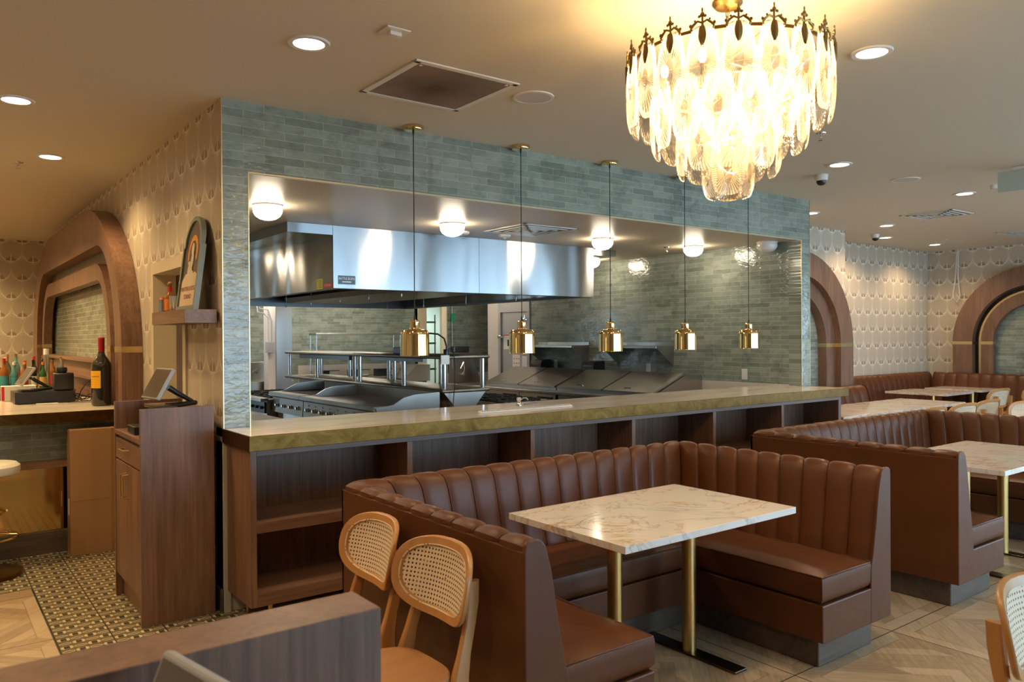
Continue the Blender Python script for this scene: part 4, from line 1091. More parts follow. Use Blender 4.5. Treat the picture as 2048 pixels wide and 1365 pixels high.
def wshelf(y0, y1, lb):
    t = thing('wall_shelf', lb, 'shelf', (5.8, (y0+y1)/2, 1.47))
    obj('board', MB().box(5.58, 5.918, y0, y1, 1.462, 1.492, .004), 'steel', t)
    obj('upstand', MB().box(5.905, 5.918, y0, y1, 1.49, 1.535), 'steel', t)
    for y in (y0+.02, y1-.04): obj('bracket', MB().prism([(5.62, 1.462), (5.918, 1.462), (5.918, 1.24)], 'y', y, y+.006), 'steel', t)
    obj('tag', MB().box(5.900, 5.904, y1-.2, y1-.1, 1.497, 1.53), 'white_plastic', t)
wshelf(3.25, 4.35, 'stainless wall shelf at the left, over the farther prep fridge'); wshelf(1.72, 2.72, 'stainless wall shelf at the right, behind the middle pendant')
def outlet(x, y, z, lb, ax='y'):
    t = thing('wall_outlet', lb, 'outlet', (x, y, z))
    obj('plate', MB().box(x-.006, x-.0005, y-.037, y+.037, z-.06, z+.06, .002), 'white_plastic', t)
    for s in (-.025, .025):
        obj('socket', MB().box(x-.0085, x-.005, y-.016, y+.016, z+s-.014, z+s+.014, .002), 'white_plastic', t)
outlet(5.92, .71, 1.18, 'white wall outlet low on the bare tiled kitchen wall'); outlet(5.92, 2.16, 1.21, 'white wall outlet under the right wall shelf'); outlet(5.92, 3.97, 1.22, 'white wall outlet under the left wall shelf')
# walk-in door
t = thing('kitchen_door', 'grey metal walk-in cooler door with a chrome latch and taped notices', 'door', (5.93, 4.96, 0))
obj('door_frame', MB().box(5.90, 6.0, 4.56, 4.62, 0, 2.2).box(5.90, 6.0, 5.30, 5.36, 0, 2.2).box(5.90, 6.0, 4.62, 5.30, 2.0, 2.2), 'door_grey', t)
dl = obj('door_leaf', MB().box(5.93, 5.98, 4.62, 5.30, .02, 2.0, .003), 'door_grey', t)
obj('latch', MB().box(5.87, 5.93, 5.24, 5.34, 1.60, 1.64, .006).tube([(5.88, 5.27, 1.62), (5.85, 5.2, 1.64), (5.86, 5.1, 1.65)], .012, 8), 'chrome', dl)
obj('hinge', MB().box(5.88, 5.93, 4.6, 4.72, 1.86, 1.9, .004).cyl((5.885, 4.66, 1.8), (5.885, 4.66, 1.95), .01), 'chrome', dl)
t2 = thing('notice_sheet', 'white safety notice with a red header taped high on the grey door', 'notice', (5.925, 5.17, 1.4))
obj('sheet', MB().box(5.9275, 5.9285, 5.08, 5.25, 1.42, 1.66), 'paper', t2); obj('header', MB().box(5.9268, 5.9275, 5.085, 5.245, 1.635, 1.655), 'red', t2)
obj('print', MB().box(5.9268, 5.9275, 5.11, 5.15, 1.47, 1.57), 'black', t2)
t2 = thing('notice_sheet', 'white notice with rows of small red pictures low on the grey door', 'notice', (5.925, 4.92, 1.1))
obj('sheet', MB().box(5.9275, 5.9285, 4.83, 5.02, 1.10, 1.34), 'paper', t2)
q = MB()
for i in range(3):
    for j in range(3): q.box(5.9268, 5.9275, 4.85+i*.055, 4.875+i*.055, 1.13+j*.07, 1.145+j*.07)
obj('print', q, 'red', t2)
t2 = thing('notice_sheet', 'white notice with a dark header at the right of the grey door', 'notice', (5.925, 4.7, 1.1))
obj('sheet', MB().box(5.9275, 5.9285, 4.63, 4.78, 1.12, 1.36), 'paper', t2); obj('header', MB().box(5.9268, 5.9275, 4.635, 4.775, 1.32, 1.35), 'grey_plastic', t2)
# hand sink and dispenser
t = thing('hand_sink', 'small stainless hand sink with a tall splash on the tiled recess wall', 'sink', (5.75, 6.1, .8))
obj('splash', MB().box(5.56, 5.99, 6.27, 6.29, .86, 1.36, .002).prism([(5.95, .86), (6.27, .86), (6.27, 1.30)], 'x', 5.985, 5.99), 'steel', t)
obj('basin', MB().box(5.5, 5.99, 5.95, 6.27, .80, .86, .01), 'steel', t)
obj('faucet', MB().tube([(5.72, 6.24, 1.0), (5.72, 6.1, 1.0), (5.72, 6.05, 1.1), (5.66, 6.0, 1.2), (5.6, 5.98, 1.1)], .012, 10).cyl((5.8, 6.26, 1.0), (5.8, 6.2, 1.0), .02), 'chrome', t)
t = thing('soap_dispenser', 'dark soap and towel dispenser above the hand sink', 'dispenser', (5.75, 6.2, 1.37))
obj('case', MB().box(5.6, 5.9, 6.18, 6.292, 1.37, 1.46, .01), 'steel_dark', t)
t = thing('fire_extinguisher', 'small red fire extinguisher hanging right of the hand sink', 'fire extinguisher', (6.12, 6.2, .62))
obj('cylinder', MB().lathe([(0, .62), (.045, .62), (.05, .64), (.05, .84), (.03, .88), (0, .89)], (6.12, 6.22, 0), 20), 'red', t); obj('valve', MB().box(6.08, 6.15, 6.2, 6.24, .88, .93, .004), 'black', t)
t = thing('hanging_tag', 'green paper tag on a thin white conduit by the doorway', 'tag', (5.62, 6.27, 1.9))
obj('conduit', MB().cyl((5.62, 6.275, 1.1), (5.62, 6.275, KH), .007, n=8), 'white_plastic', t); obj('tag_card', MB().box(5.59, 5.68, 6.262, 6.266, 1.87, 2.01), M('green_tag', (.03, .35, .16), .5).done(), t)
# post, junction box and conduits
struct('trim_4', MB().box(3.10, 3.23, 7.9, 8.1, 0, KH), 'frp')
struct('trim_5', MB().box(3.232, 3.50, 7.89, 8.1, 0, KH), 'steel')
t = thing('junction_box', 'grey electrical box with conduits on the white kitchen post', 'electrical box', (3.12, 7.85, 1.4))
obj('case', MB().box(3.05, 3.17, 7.79, 7.89, 1.38, 1.56, .004), 'grey_plastic', t)
obj('conduit', MB().tube([(3.09, 7.86, 1.56), (3.09, 7.86, 1.95), (3.02, 7.86, 2.02), (2.92, 7.86, 2.04), (2.9, 7.86, 2.25)], .012, 8).tube([(3.15, 7.86, 1.56), (3.15, 7.86, 1.9), (3.09, 7.86, 2.08), (2.95, 7.86, 2.10), (2.93, 7.86, 2.25)], .012, 8), 'grey_plastic', t)
# sink at the back wall
t = thing('compartment_sink', 'long stainless sink with a high splash against the back tiles', 'sink', (3.0, 8.55, 0))
obj('splash', MB().box(2.3, 3.65, 8.86, 8.88, .9, 1.20, .002), 'steel', t)
obj('basin', MB().box(2.3, 3.65, 8.2, 8.86, .62, .90, .01), 'steel', t)
obj('faucet', MB().cyl((3.05, 8.83, 1.02), (3.05, 8.75, 1.02), .02).cyl((3.2, 8.83, 1.02), (3.2, 8.75, 1.02), .02).tube([(3.12, 8.78, 1.02), (3.14, 8.72, 1.06), (3.3, 8.6, 1.18), (3.36, 8.55, 1.20), (3.37, 8.54, 1.14)], .010, 8), 'chrome', t)
for x in (2.4, 3.55): obj('leg', MB().cyl((x, 8.3, 0), (x, 8.3, .62), .02), 'steel_plain', t)
# worktable with overshelf
t = thing('worktable', 'stainless worktable with a tall frame shelf at the back tiles', 'worktable', (4.9, 8.4, 0))
obj('top', MB().box(4.0, 5.9, 8.15, 8.86, .88, .91, .003), 'steel', t); obj('upper_shelf', MB().box(4.05, 5.75, 8.2, 8.5, 1.665, 1.70, .004), 'steel', t)
for x in (4.07, 5.72):
    for y in (8.22, 8.48): obj('post', MB().cyl((x, y, .91), (x, y, 1.67), .014), 'steel_plain', t)
for x in (4.07, 5.80):
    for y in (8.2, 8.8): obj('leg', MB().cyl((x, y, 0), (x, y, .88), .02), 'steel_plain', t)
for k, (x, lb) in enumerate(((4.15, 'dark open carton at the left on the back worktable'), (4.75, 'dark open carton in the middle of the back worktable'), (5.28, 'dark open carton at the right on the back worktable'))):
    q = thing('carton', lb, 'box', (x+.15, 8.35, .91), 'cartons on the back worktable')
    obj('box_body', MB().box(x, x+.32, 8.25, 8.45, .91, 1.04, .002), 'cast_iron', q); obj('flap', MB().box(x-.06, x+.33, 8.18, 8.26, 1.035, 1.045), 'black', q)
    obj('white_side', MB().box(x+.17, x+.32, 8.245, 8.25, .93, 1.03), 'paper', q)
t = thing('hopper', 'angled stainless scrap hopper right of the back worktable', 'hopper', (5.9, 7.9, .8))
obj('chute', MB().prism([(5.5, .82), (5.5, .88), (5.78, 1.12), (6.05, 1.12), (6.05, .82)], 'y', 7.7, 8.1), 'steel', t)
obj('stand', MB().box(5.55, 6.0, 7.75, 8.05, 0, .82), 'steel_dark', t)
# wire shelving in the cold room
t = thing('wire_shelving', 'wire shelving in the bright cool room beyond the doorway', 'shelving', (6.7, 9.9, 0))
for z in (.5, .95, 1.5, 1.95):
    q = MB()
    for k in range(24): q.cyl((6.2+k*.05, 9.7, z), (6.2+k*.05, 10.2, z), .003, n=5)
    q.box(6.18, 7.4, 9.69, 9.70, z-.03, z+.01); obj('wire_shelf', q, 'black', t)
for x in (6.2, 6.75, 7.38): obj('post', MB().cyl((x, 9.7, 0), (x, 9.7, 2.1), .014), 'black', t)
lamp('AREA', 'cool_room_light', (7.0, 9.5, 2.5), 45, (.62, .95, 1.0), None, size=.6)['kind'] = 'structure'
# low unit under the left part of the opening
t = thing('undercounter_unit', 'low stainless unit with a dark open well at the lower left of the kitchen', 'worktable', (.6, 1.9, 0))
obj('body', MB().box(.37, 1.04, .9 if False else .70, 3.1, .08, .90, .003), 'steel_dark', t)
obj('top', MB().box(.74, 1.05, .70, 3.1, .90, .925, .002).box(.37, .74, 2.2, 3.1, .90, .925, .002), 'steel', t)
obj('well', MB().box(.37, .74, .70, 2.2, .89, .905), 'black', t)
for k in range(4): obj('leg', MB().cyl((.45+.5*(k % 2), .85+2.1*(k//2), 0), (.45+.5*(k % 2), .85+2.1*(k//2), .08), .02), 'black', t)

# ------------------------------------------------------------------ things on the pass counter
t = thing('led_strip', 'clear-cased strip of tiny lights lying on the stone counter', 'led strip', (2.1, -.21, 1.082))
obj('housing', MB().prism([(-.232, 1.082), (-.192, 1.082), (-.197, 1.096), (-.225, 1.089)], 'x', 1.68, 2.53), 'white_plastic', t)
q = MB()
for k in range(40): q.box(1.70+k*.0205, 1.711+k*.0205, -.219, -.210, 1.0915, 1.0945)
obj('diodes', q, 'grey_plastic', t)
t = thing('counter_spout', 'small chrome water spout standing on the far side of the counter', 'faucet', (2.26, .09, 1.082))
obj('stand', MB().lathe([(0, 1.082), (.022, 1.082), (.02, 1.10), (.012, 1.11), (.02, 1.13), (.016, 1.145), (0, 1.146)], (2.26, .09, 0), 20), 'chrome', t)
obj('lever', MB().tube([(2.27, .09, 1.12), (2.30, .085, 1.14), (2.325, .08, 1.138), (2.34, .08, 1.125)], .005, 8), 'chrome', t)
ring_ = MB().tube([(2.42+.07*math.cos(a*PI/8), .14+.04*math.sin(a*PI/8), 1.086) for a in range(16)], .004, 6, True)
single('coiled_cable', ring_, 'grey_plastic', 'coil of thin cable lying beside the chrome spout', 'cable')

# ------------------------------------------------------------------ server station
t = thing('server_station', 'tall walnut server cabinet with brass pulls against the wallpapered wall', 'cabinet', (-.25, .38, 0))
ax0, ax1, ay0, ay1 = -.45, -.05, .02, .76
obj('side_panel', MB().box(ax0, ax1, ay0, ay0+.025, 0, 1.22, .0015), 'walnut', t); obj('side_panel', MB().box(ax0, ax1, ay1-.025, ay1, 0, 1.22, .0015), 'walnut', t)
obj('back_panel', MB().box(ax1-.015, ax1-.001, ay0+.025, ay1-.025, .10, 1.20), 'walnut', t)
obj('counter', MB().box(ax0+.0, ax1-.015, ay0+.025, ay1-.025, 1.02, 1.05, .0015), 'walnut_y', t)
obj('top_shelf', MB().box(ax0+.17, ax1-.015, ay0+.025, ay1-.025, 1.18, 1.20, .0015), 'walnut_y', t)
dr = obj('drawer', MB().box(ax0+.004, ax0+.022, ay0+.028, ay1-.028, .875, 1.0, .0015), 'walnut_y', t)
obj('pull', MB().tube([(ax0+.005, .34, .955), (ax0-.028, .345, .955), (ax0-.028, .455, .955), (ax0+.005, .46, .955)], .0045, 8), 'satin_brass', dr)
for a, b, hy in ((ay0+.028, .388, .355), (.392, ay1-.028, .425)):
    d = obj('door', MB().box(ax0+.004, ax0+.022, a, b, .15, .865, .0015), 'walnut', t)
    obj('pull', MB().tube([(ax0+.005, hy, .81), (ax0-.028, hy, .805), (ax0-.028, hy, .675), (ax0+.005, hy, .67)], .0045, 8), 'satin_brass', d)
obj('toe_board', MB().box(ax0+.045, ax0+.06, ay0+.025, ay1-.025, 0, .15), 'walnut_y', t)
obj('carcass', MB().box(ax0+.024, ax1-.016, ay0+.026, ay1-.026, .15, 1.018), 'walnut', t)
t = thing('check_presenter', 'black folder lying in the open cubby of the server cabinet', 'folder', (-.38, .4, 1.05))
obj('cover', MB().box(-.43, -.30, .28, .46, 1.051, 1.10, .006), 'black', t)
def pos_terminal(name_label, px, py, pz, rz, tilt=.5, s=1.):
    t = thing('pos_terminal', name_label, 'tablet register', (0, 0, 0))
    Mt = Matrix.Translation((0, -.06, .145)) @ Matrix.Rotation(-tilt+PI/2, 4, 'X')
    obj('case', MB().box(-.13, .13, -.10, .10, -.012, .010, .006, mat=Mt), 'grey_plastic', t)
    # screen on the outer face (towards -y, up)
    obj('screen', MB().box(-.12, .12, -.09, .09, .0102, .0116, mat=Mt), 'screen', t)
    obj('arm', MB().tube([(0, .0, .12), (0, .05, .085), (0, .14, .03)], [.018, .016, .012], 12).cyl((-.03, -.02, .125), (.03, -.02, .125), .014), 'black', t)
    obj('base', MB().box(-.09, .09, -.11, .02, 0, .016, .006).tube([(-.06, 0, .01), (-.015, .15, .02)], .012, 8).tube([(.06, 0, .01), (.015, .15, .02)], .012, 8).cyl((-.02, .15, .022), (.02, .15, .022), .014), 'black', t)
    t.location = (px, py, pz); t.rotation_euler = (0, 0, rz); t.scale = (s, s, s); return t
pos_terminal('tablet register on the walnut server cabinet', -.24, .27, 1.202, -PI/2+.12)
# ------------------------------------------------------------------ floating shelf and its things
t = thing('floating_shelf', 'thick walnut floating shelf across the cream doorway', 'shelf', (-.1, .46, 1.705))
obj('board', MB().box(-.20, -.016, .06, .86, 1.705, 1.785, .0015), 'walnut_y', t)
obj('bracket', MB().box(-.016, -.0, .1, .75, 1.72, 1.77), 'walnut_dark', t)
t = thing('framed_poster', 'arched sage-green framed vintage poster leaning on the floating shelf', 'framed poster', (-.10, .36, 1.785))
def signpoly(k, dz=0.):
    w = .205-k; pts = [(-w, k), (-w*1.0, .40), (-w*.86, .405), (-w*.86, .425)]
    for i in range(17): a = PI*(1-i/16); pts.append((w*.86*math.cos(a), .425+(.165-k)*math.sin(a)))
    return pts + [(w*.86, .405), (w, .40), (w, k)]
so = signpoly(0); si = signpoly(.028)
def tf(pts, d0, d1, mbk=None): pass
lean = Matrix.Translation((-.115, .36, 1.786)) @ Matrix.Rotation(.13, 4, 'Y')
def leaned(mb): mb.v = [tuple(lean @ Vector(v)) for v in mb.v]; return mb
fm = MB(); n = len(so)
for k in range(n):
    q = (k+1) % n
    vs = [(0, so[k][0], so[k][1]), (0, so[q][0], so[q][1]), (0, si[q][0], si[q][1]), (0, si[k][0], si[k][1])]
    fm.add([(-.012, *v[1:]) for v in vs] + [(.018, *v[1:]) for v in vs], [(0, 1, 2, 3), (7, 6, 5, 4), (0, 4, 5, 1), (3, 2, 6, 7)])
obj('frame', leaned(fm), M('sage_green_frame', (.19, .235, .20), .4).done(), t)
obj('picture', leaned(MB().prism(si, 'x', .0, .012)), M('poster_dark', (.085, .065, .055), .5).done(), t)
obj('picture_ground', leaned(MB().prism([(-.172, .03), (-.172, .20), (-.10, .24), (0, .215), (.10, .235), (.172, .19), (.172, .03)], 'x', -.002, .0)), M('poster_cream', (.62, .47, .33), .6).done(), t)
arcm = MB(); oo = [(.105*math.cos(a*PI/14), .36+.115*math.sin(a*PI/14)) for a in range(-2, 17)]; ii = [(.075*math.cos(a*PI/14), .36+.08*math.sin(a*PI/14)) for a in range(-2, 17)]
for k in range(len(oo)-1): arcm.add([(-.002, *oo[k]), (-.002, *oo[k+1]), (-.002, *ii[k+1]), (-.002, *ii[k])], [(0, 1, 2, 3)])
obj('painted_arc', leaned(arcm), M('poster_orange', (.62, .28, .04), .6).done(), t)
fg = MB(); 
for (y, z, ry, rz) in ((-.0, .385, .03, .04), (-.01, .315, .03, .05), (.02, .25, .05, .06), (-.03, .20, .055, .05), (.05, .30, .03, .012)):
    fg.add([(-.0035, y+ry*math.cos(i*PI/6), z+rz*math.sin(i*PI/6)) for i in range(12)], [tuple(range(12))])
obj('painted_shape', leaned(fg), M('poster_figure', (.60, .53, .42), .6).done(), t)
def ltext(body, size, y, z):
    o = text('lettering', body, size, M('poster_ink', (.13, .03, .02), .6).done().name and 'red_ink', t, (0, 0, 0), (0, 0, 0), .0002)
    o.matrix_local = Matrix.Translation(-Vector(t.location)) @ lean @ Matrix.Translation((-.004, y, z)) @ Matrix.Rotation(-PI/2, 4, 'Z') @ Matrix.Rotation(PI/2, 4, 'X')
MT['red_ink'] = M('poster_red_ink', (.13, .03, .02), .6).done()
ltext('MARTINI & ROSSI', .040, 0, .135); ltext('TORINO', .042, 0, .085)
t = thing('liquor_bottle', 'clear bottle with an orange label and cork stopper on the floating shelf', 'bottle', (-.10, .80, 1.786))
obj('glass', MB().lathe([(0, 1.786), (.034, 1.786), (.036, 1.79), (.036, 1.88), (.03, 1.905), (.014, 1.925), (.0125, 1.965), (0, 1.965)], (-.10, .80, 0), 24), 'whisky', t)
obj('label', MB().lathe([(.0365, 1.80), (.0365, 1.875)], (-.10, .80, 0), 24), M('orange_label', (.70, .22, .02), .5).done(), t)
obj('neck_wrap', MB().lathe([(.0145, 1.925), (.0145, 1.955)], (-.10, .80, 0), 20), 'red', t); obj('stopper', MB().sphere((-.10, .80, 1.975), .017, (1, 1, 1), 14), 'cardboard', t)
for k, (y, h, lb) in enumerate(((1.00 if False else .84+.03, .11, 'pair of steel shakers left of the bottle on the floating shelf'), )): pass
for y, h, r, m_, lb in ((.845+.0, .0, .0, 'steel', ''),): pass
for y, h, lb in ((.70, .105, 'steel jigger cup right of the bottle on the floating shelf'), (.62, .10, 'steel jigger cup touching the poster on the floating shelf')):
    single('jigger_cup', MB().lathe([(0, 0), (.024, 0), (.026, .003), (.03, h), (.028, h), (.022, .006), (0, .006)], (-.10, y, 1.786), 24), 'steel_plain', lb, 'cup')
for x, y, lb in ((-.14, .84, 'steel shaker at the left end of the floating shelf'), (-.07, .835, 'steel shaker behind the leftmost one on the floating shelf')):
    t = thing('salt_shaker', lb, 'shaker', (x, y, 1.786)); obj('body', MB().lathe([(0, 1.786), (.02, 1.786), (.02, 1.87), (0, 1.87)], (x, y, 0), 20), 'steel_plain', t); obj('cap', MB().sphere((x, y, 1.872), .019, (1, 1, .9), 14), M('copper_cap', (.6, .3, .15), .3, 1.).done(), t)
# door closer seen through the doorway
t = thing('door_closer', 'white box and vertical conduit inside the cream doorway', 'electrical box', (.25, 1.7, 2.0))
obj('case', MB().box(.20, .32, 1.62, 1.735, 2.0, 2.09, .004), 'white_plastic', t); obj('conduit', MB().cyl((.26, 1.68, 0.0), (.26, 1.68, 2.01), .016), 'grey_plastic', t)
obj('bracket', MB().box(.18, .335, 1.735, 1.75, 1.95, 2.06, .002), 'steel_plain', t)

# ------------------------------------------------------------------ bar
t = thing('bar_counter', 'bar counter with brass-edged stone top, tiled apron and mirrored brass front', 'bar', (-2.5, 3, 0))
obj('stone_top', MB().box(-4.9, -.16, 1.972, 3.62, 1.035, 1.072, .002), 'stone', t)
obj('brass_edge', MB().box(-4.9, -.16, 1.958, 1.971, .995, 1.074, .002).box(-4.9, -.16, 1.97, 2.1, .995, 1.035), 'aged_brass', t)
obj('tiled_apron', MB().box(-4.9, -.16, 2.16, 2.3, .70, .995), 'tile_x', t)
obj('wood_rail', MB().box(-4.9, -.16, 2.145, 2.3, .64, .70, .002), 'walnut_x', t)
obj('mirror_panel', MB().box(-4.9, -.16, 2.165, 2.3, .16, .64), M('bronze_mirror', (.62, .42, .17), .07, 1.0).done(), t)
obj('plinth', MB().box(-4.9, -.16, 2.13, 2.3, 0, .16, .002), 'walnut_dark', t)
obj('rear_cabinet', MB().box(-4.9, -.16, 2.3, 3.6, 0, 1.035), 'walnut_dark', t)
t = thing('cardboard_box', 'tall flat cardboard box with brown tape standing against the bar', 'box', (-.3, 1.93, 0))
obj('carton', MB().box(-.545, -.06, 1.90, 2.06, 0, .94, .004), 'cardboard', t)
obj('tape_strip', MB().box(-.27, -.225, 1.8985, 1.90, .0, .938), 'tape', t)
obj('crease', MB().box(-.54, -.06, 1.8988, 1.90, .405, .408), 'tape', t); obj('sticker', MB().box(-.5465, -.545, 1.95, 2.0, .30, .42), 'paper', t)
# stool
t = thing('bar_stool', 'round white bar stool on a brass pedestal at the left edge', 'bar stool', (-1.08, 1.72, 0))
sx, sy = -1.08, 1.70
obj('seat', MB().lathe([(0, .69), (.18, .69), (.20, .70), (.208, .722), (.206, .752), (.186, .770), (.10, .777), (0, .778)], (sx, sy, 0), 48), 'white_leather', t)
obj('seat_plate', MB().lathe([(0, .68), (.12, .68), (.12, .69), (0, .69)], (sx, sy, 0), 32), 'satin_brass', t)
obj('column', MB().cyl((sx, sy, .03), (sx, sy, .68), .022), 'satin_brass', t)
obj('foot_ring', MB().tube([(sx+.19*math.cos(a*PI/16), sy+.19*math.sin(a*PI/16), .265) for a in range(32)], .008, 8, True).cyl((sx, sy, .30), (sx+.19, sy, .265), .006).cyl((sx, sy, .30), (sx-.19, sy, .265), .006), 'brass', t)
obj('collar', MB().tube([(sx+.09*math.cos(a*PI/16), sy+.09*math.sin(a*PI/16), .42) for a in range(32)], .007, 8, True), 'brass', t)
obj('base', MB().lathe([(0, 0), (.215, 0), (.22, .01), (.218, .028), (.17, .036), (.03, .05), (0, .05)], (sx, sy, 0), 48), 'aged_brass', t)
# on the bar
t = thing('wine_bottle', 'oversized dark wine bottle with a yellow label and red capsule on the bar', 'bottle', (-.245, 2.42, 1.073))
bx, by, bz = -.245, 2.42, 1.073
obj('glass', MB().lathe([(0, bz), (.066, bz), (.074, bz+.008), (.0755, bz+.03), (.0755, bz+.315), (.070, bz+.345), (.052, bz+.378), (.032, bz+.405), (.0235, bz+.43), (.0225, bz+.535), (0, bz+.535)], (bx, by, 0), 48), 'dark_glass', t)
obj('capsule', MB().lathe([(.0235, bz+.44), (.0245, bz+.53), (.026, bz+.535), (.026, bz+.55), (.022, bz+.556), (0, bz+.557)], (bx, by, 0), 32), M('red_foil', (.32, .008, .012), .35).done(), t)
lab = MB(); pts = []
for i in range(15):
    a = math.radians(-208+i*7.4)
    pts.append((bx+.0762*math.cos(a), by+.0762*math.sin(a)))
lab.grid([[(x, y, bz+.145) for x, y in pts], [(x, y, bz+.285) for x, y in pts]])
lo = obj('label', lab, M('yellow_label', (.85, .46, .01), .45).done(), t)
q = MB()
for k, z in enumerate((.235, .215, .195, .175, .16)):
    for i in range(3, 10 if k else 12):
        a0, a1 = math.radians(-190+i*6.5), math.radians(-190+i*6.5+4.5); r_ = .0766
        q.add([(bx+r_*math.cos(a0), by+r_*math.sin(a0), bz+z), (bx+r_*math.cos(a1), by+r_*math.sin(a1), bz+z), (bx+r_*math.cos(a1), by+r_*math.sin(a1), bz+z+(.006 if k == 0 else .0015)), (bx+r_*math.cos(a0), by+r_*math.sin(a0), bz+z+(.006 if k == 0 else .0015))], [(0, 1, 2, 3)])
obj('print', q, 'red_ink', lo)
t = thing('cash_drawer', 'wide black cash drawer on the bar', 'cash drawer', (-.58, 3.1, 1.073))
obj('case', MB().box(-.80, -.36, 2.98, 3.4, 1.077, 1.172, .004), 'black', t); obj('foot', MB().box(-.78, -.75, 3.0, 3.03, 1.072, 1.078).box(-.41, -.38, 3.0, 3.03, 1.072, 1.078), 'black_rubber', t)
pos_terminal('tablet register tilted back on the black cash drawer', -.66, 3.12, 1.173, -PI/2+.12, .6, .9)
t = thing('receipt_printer', 'black cube receipt printer on the cash drawer', 'printer', (-.43, 3.1, 1.172))
obj('body', MB().box(-.51, -.36, 3.02, 3.17, 1.173, 1.325, .012, seg=3), 'black', t)
t = thing('card_reader_puck', 'small round black speaker puck on top of the receipt printer', 'speaker', (-.445, 3.09, 1.325))
obj('body', MB().lathe([(0, 1.326), (.035, 1.326), (.042, 1.335), (.043, 1.36), (.038, 1.372), (0, 1.374)], (-.445, 3.09, 0), 28), 'black', t)
t = thing('cable_tangle', 'tangle of black power cords on the bar between register and wine bottle', 'cable', (-.3, 3.0, 1.073)); q = MB()
for k in range(5):
    pts = [(-.36+.02*k, 3.2, 1.09)]
    for i in range(6): pts.append((-.36+.035*i+random.uniform(-.02, .02), 3.0+random.uniform(-.14, .12), 1.08+abs(random.uniform(0, .06))))
    q.tube(pts, .0035, 6)
q.tube([(-.33, 3.05, 1.08), (-.31, 3.0, 1.17), (-.27, 2.97, 1.24), (-.20, 2.95, 1.30)], .004, 6)
obj('cord', q, 'black_rubber', t)
single('menu_card', MB().box(-.66, -.50, 2.85, 2.93, 1.0735, 1.079), 'paper', 'flat pale card lying on the bar in front of the cash drawer', 'card')
t = thing('gift_box', 'white box with a red panel behind the cash drawer at the left', 'box', (-.77, 3.53, 1.073))
obj('carton', MB().box(-.86, -.60, 3.46, 3.58, 1.073, 1.205, .002), 'paper', t); obj('red_panel', MB().box(-.72, -.68, 3.458, 3.46, 1.09, 1.16).box(-.862, -.84, 3.458, 3.47, 1.08, 1.2), 'red', t)
# back bar and its bottles
t = thing('back_bar_cabinet', 'dark cabinet behind the bar crowded with bottles', 'cabinet', (-1.2, 5.0, 0))
obj('carcass', MB().box(-2.6, -.17, 4.35, 5.9, 0, 1.09, .003), 'walnut_dark', t); obj('top', MB().box(-2.62, -.165, 4.33, 5.92, 1.09, 1.11, .002), 'walnut_x', t)
caps = ['red', 'black', 'cardboard', 'steel_plain', 'green_cap', 'orange_cap', 'white_plastic', 'satin_brass']
MT['green_cap'] = M('green_cap', (.03, .3, .12), .4).done(); MT['orange_cap'] = M('orange_cap', (.75, .22, .02), .4).done()
LBL = {k: M('label_'+k, c, .5).done() for k, c in dict(cream=(.66, .58, .42), red=(.5, .03, .03), white=(.75, .72, .66), teal=(.05, .3, .32), gold=(.6, .4, .1), black=(.02, .02, .02)).items()}
glasses = [('bottle_clear', 'clear'), ('whisky', 'amber'), ('green_glass', 'green'), ('teal_glass', 'teal'), ('dark_glass', 'dark')]
capn = dict(red='red', black='black', cardboard='cork', steel_plain='steel', green_cap='green', orange_cap='orange', white_plastic='white', satin_brass='gold')
where = ['front row', 'second row', 'third row', 'back row']
used = set()
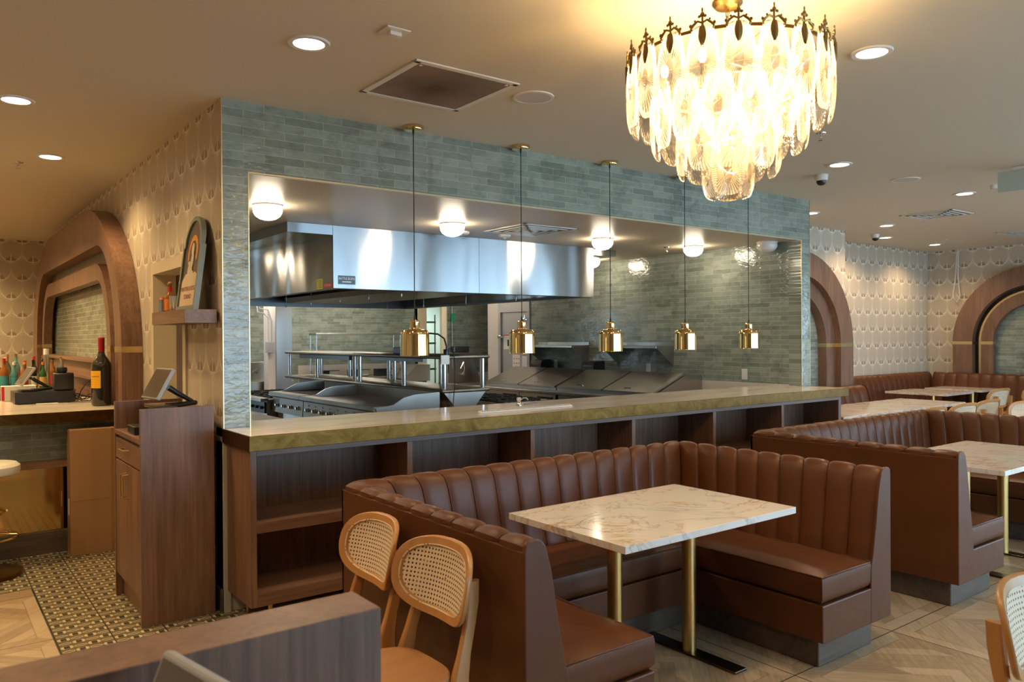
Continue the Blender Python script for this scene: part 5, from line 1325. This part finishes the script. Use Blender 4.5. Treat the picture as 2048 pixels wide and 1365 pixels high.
for row in range(4):
    for col in range(11):
        x = -1.02+col*.083+random.uniform(-.003, .003) + row*.03; y = 4.45+row*.28+random.uniform(-.03, .03)
        if x > -.24 or (col+row) % 9 == 8: continue
        gm_, gn = random.choice(glasses); cp = random.choice(caps); lbk = random.choice(list(LBL)); h = random.uniform(.25, .33)+row*.008; r = random.uniform(.031, .040)
        lb = f'{gn} bottle with {capn[cp]} cap and {lbk} label, ' + where[row] + ' on the back bar'
        k = 0
        while lb in used:
            k += 1; lb = f'{["short", "tall", "slim", "stout"][(k-1) % 4]} {gn} bottle, {capn[cp]} cap, {lbk} label, ' + where[row] + f' of the back bar' + (', nearer the wall' if k > 4 else '')
        used.add(lb)
        b = thing('liquor_bottle', lb, 'bottle', (x, y, 1.111), 'bottles on the back bar')
        z = 1.111
        obj('glass', MB().lathe([(0, z), (r*.93, z), (r, z+.008), (r, z+h*.55), (r*.85, z+h*.64), (r*.38, z+h*.76), (r*.34, z+h*.93), (0, z+h*.93)], (x, y, 0), 16), gm_, b)
        obj('cap', MB().lathe([(0, z+h*.9), (r*.42, z+h*.9), (r*.42, z+h), (0, z+h)], (x, y, 0), 12), cp, b)
        obj('label', MB().lathe([(r+.0008, z+h*.14), (r+.0008, z+h*.46)], (x, y, 0), 16), LBL[lbk], b)
t = thing('tall_bottle', 'tall slim clear bottle with a white cap, rightmost on the bar', 'bottle', (-.36, 4.25, 1.073)); z = 1.111
x, y = -.40, 4.55
t.location = (x, y, z)
obj('glass', MB().lathe([(0, z), (.033, z), (.034, z+.01), (.030, z+.25), (.024, z+.36), (0, z+.36)], (x, y, 0), 20), 'bottle_clear', t); obj('cap', MB().lathe([(0, z+.35), (.025, z+.35), (.025, z+.41), (0, z+.41)], (x, y, 0), 20), 'white_plastic', t)

# ------------------------------------------------------------------ host stand close to the camera
t = thing('host_stand', 'blurred walnut host stand panel at the bottom left, nearest the camera', 'host stand', (-1.3, -3.3, 0))
obj('front_panel', MB().box(-2.6, -.725, -3.362, -3.24, 0, 1.10, .002), 'walnut', t)
obj('worktop', MB().box(-2.6, -.78, -3.75, -3.363, .80, .83, .002), 'walnut_x', t)
obj('side_panel', MB().box(-2.6, -2.57, -3.75, -3.363, 0, .80), 'walnut', t)
pos_terminal('blurred grey tablet register standing behind the host stand panel', -1.07, -3.55, .90, -PI/2+.2, .40, 1.0)
single('register_riser', MB().box(-1.16, -.90, -3.70, -3.40, .831, .889, .004), 'black', 'black riser block under the blurred tablet register', 'riser')
# hanging cable in the far corner
single('hanging_cable', MB().tube([(12.38, 1.22, H-.005), (12.36, 1.22, 2.6), (12.36, 1.19, 2.25), (12.36, 1.24, 2.15), (12.36, 1.30, 2.25), (12.37, 1.26, 2.6), (12.38, 1.24, H-.005)], .008, 6), 'white_plastic', 'white looped cable hanging from the ceiling in the far corner', 'cable')
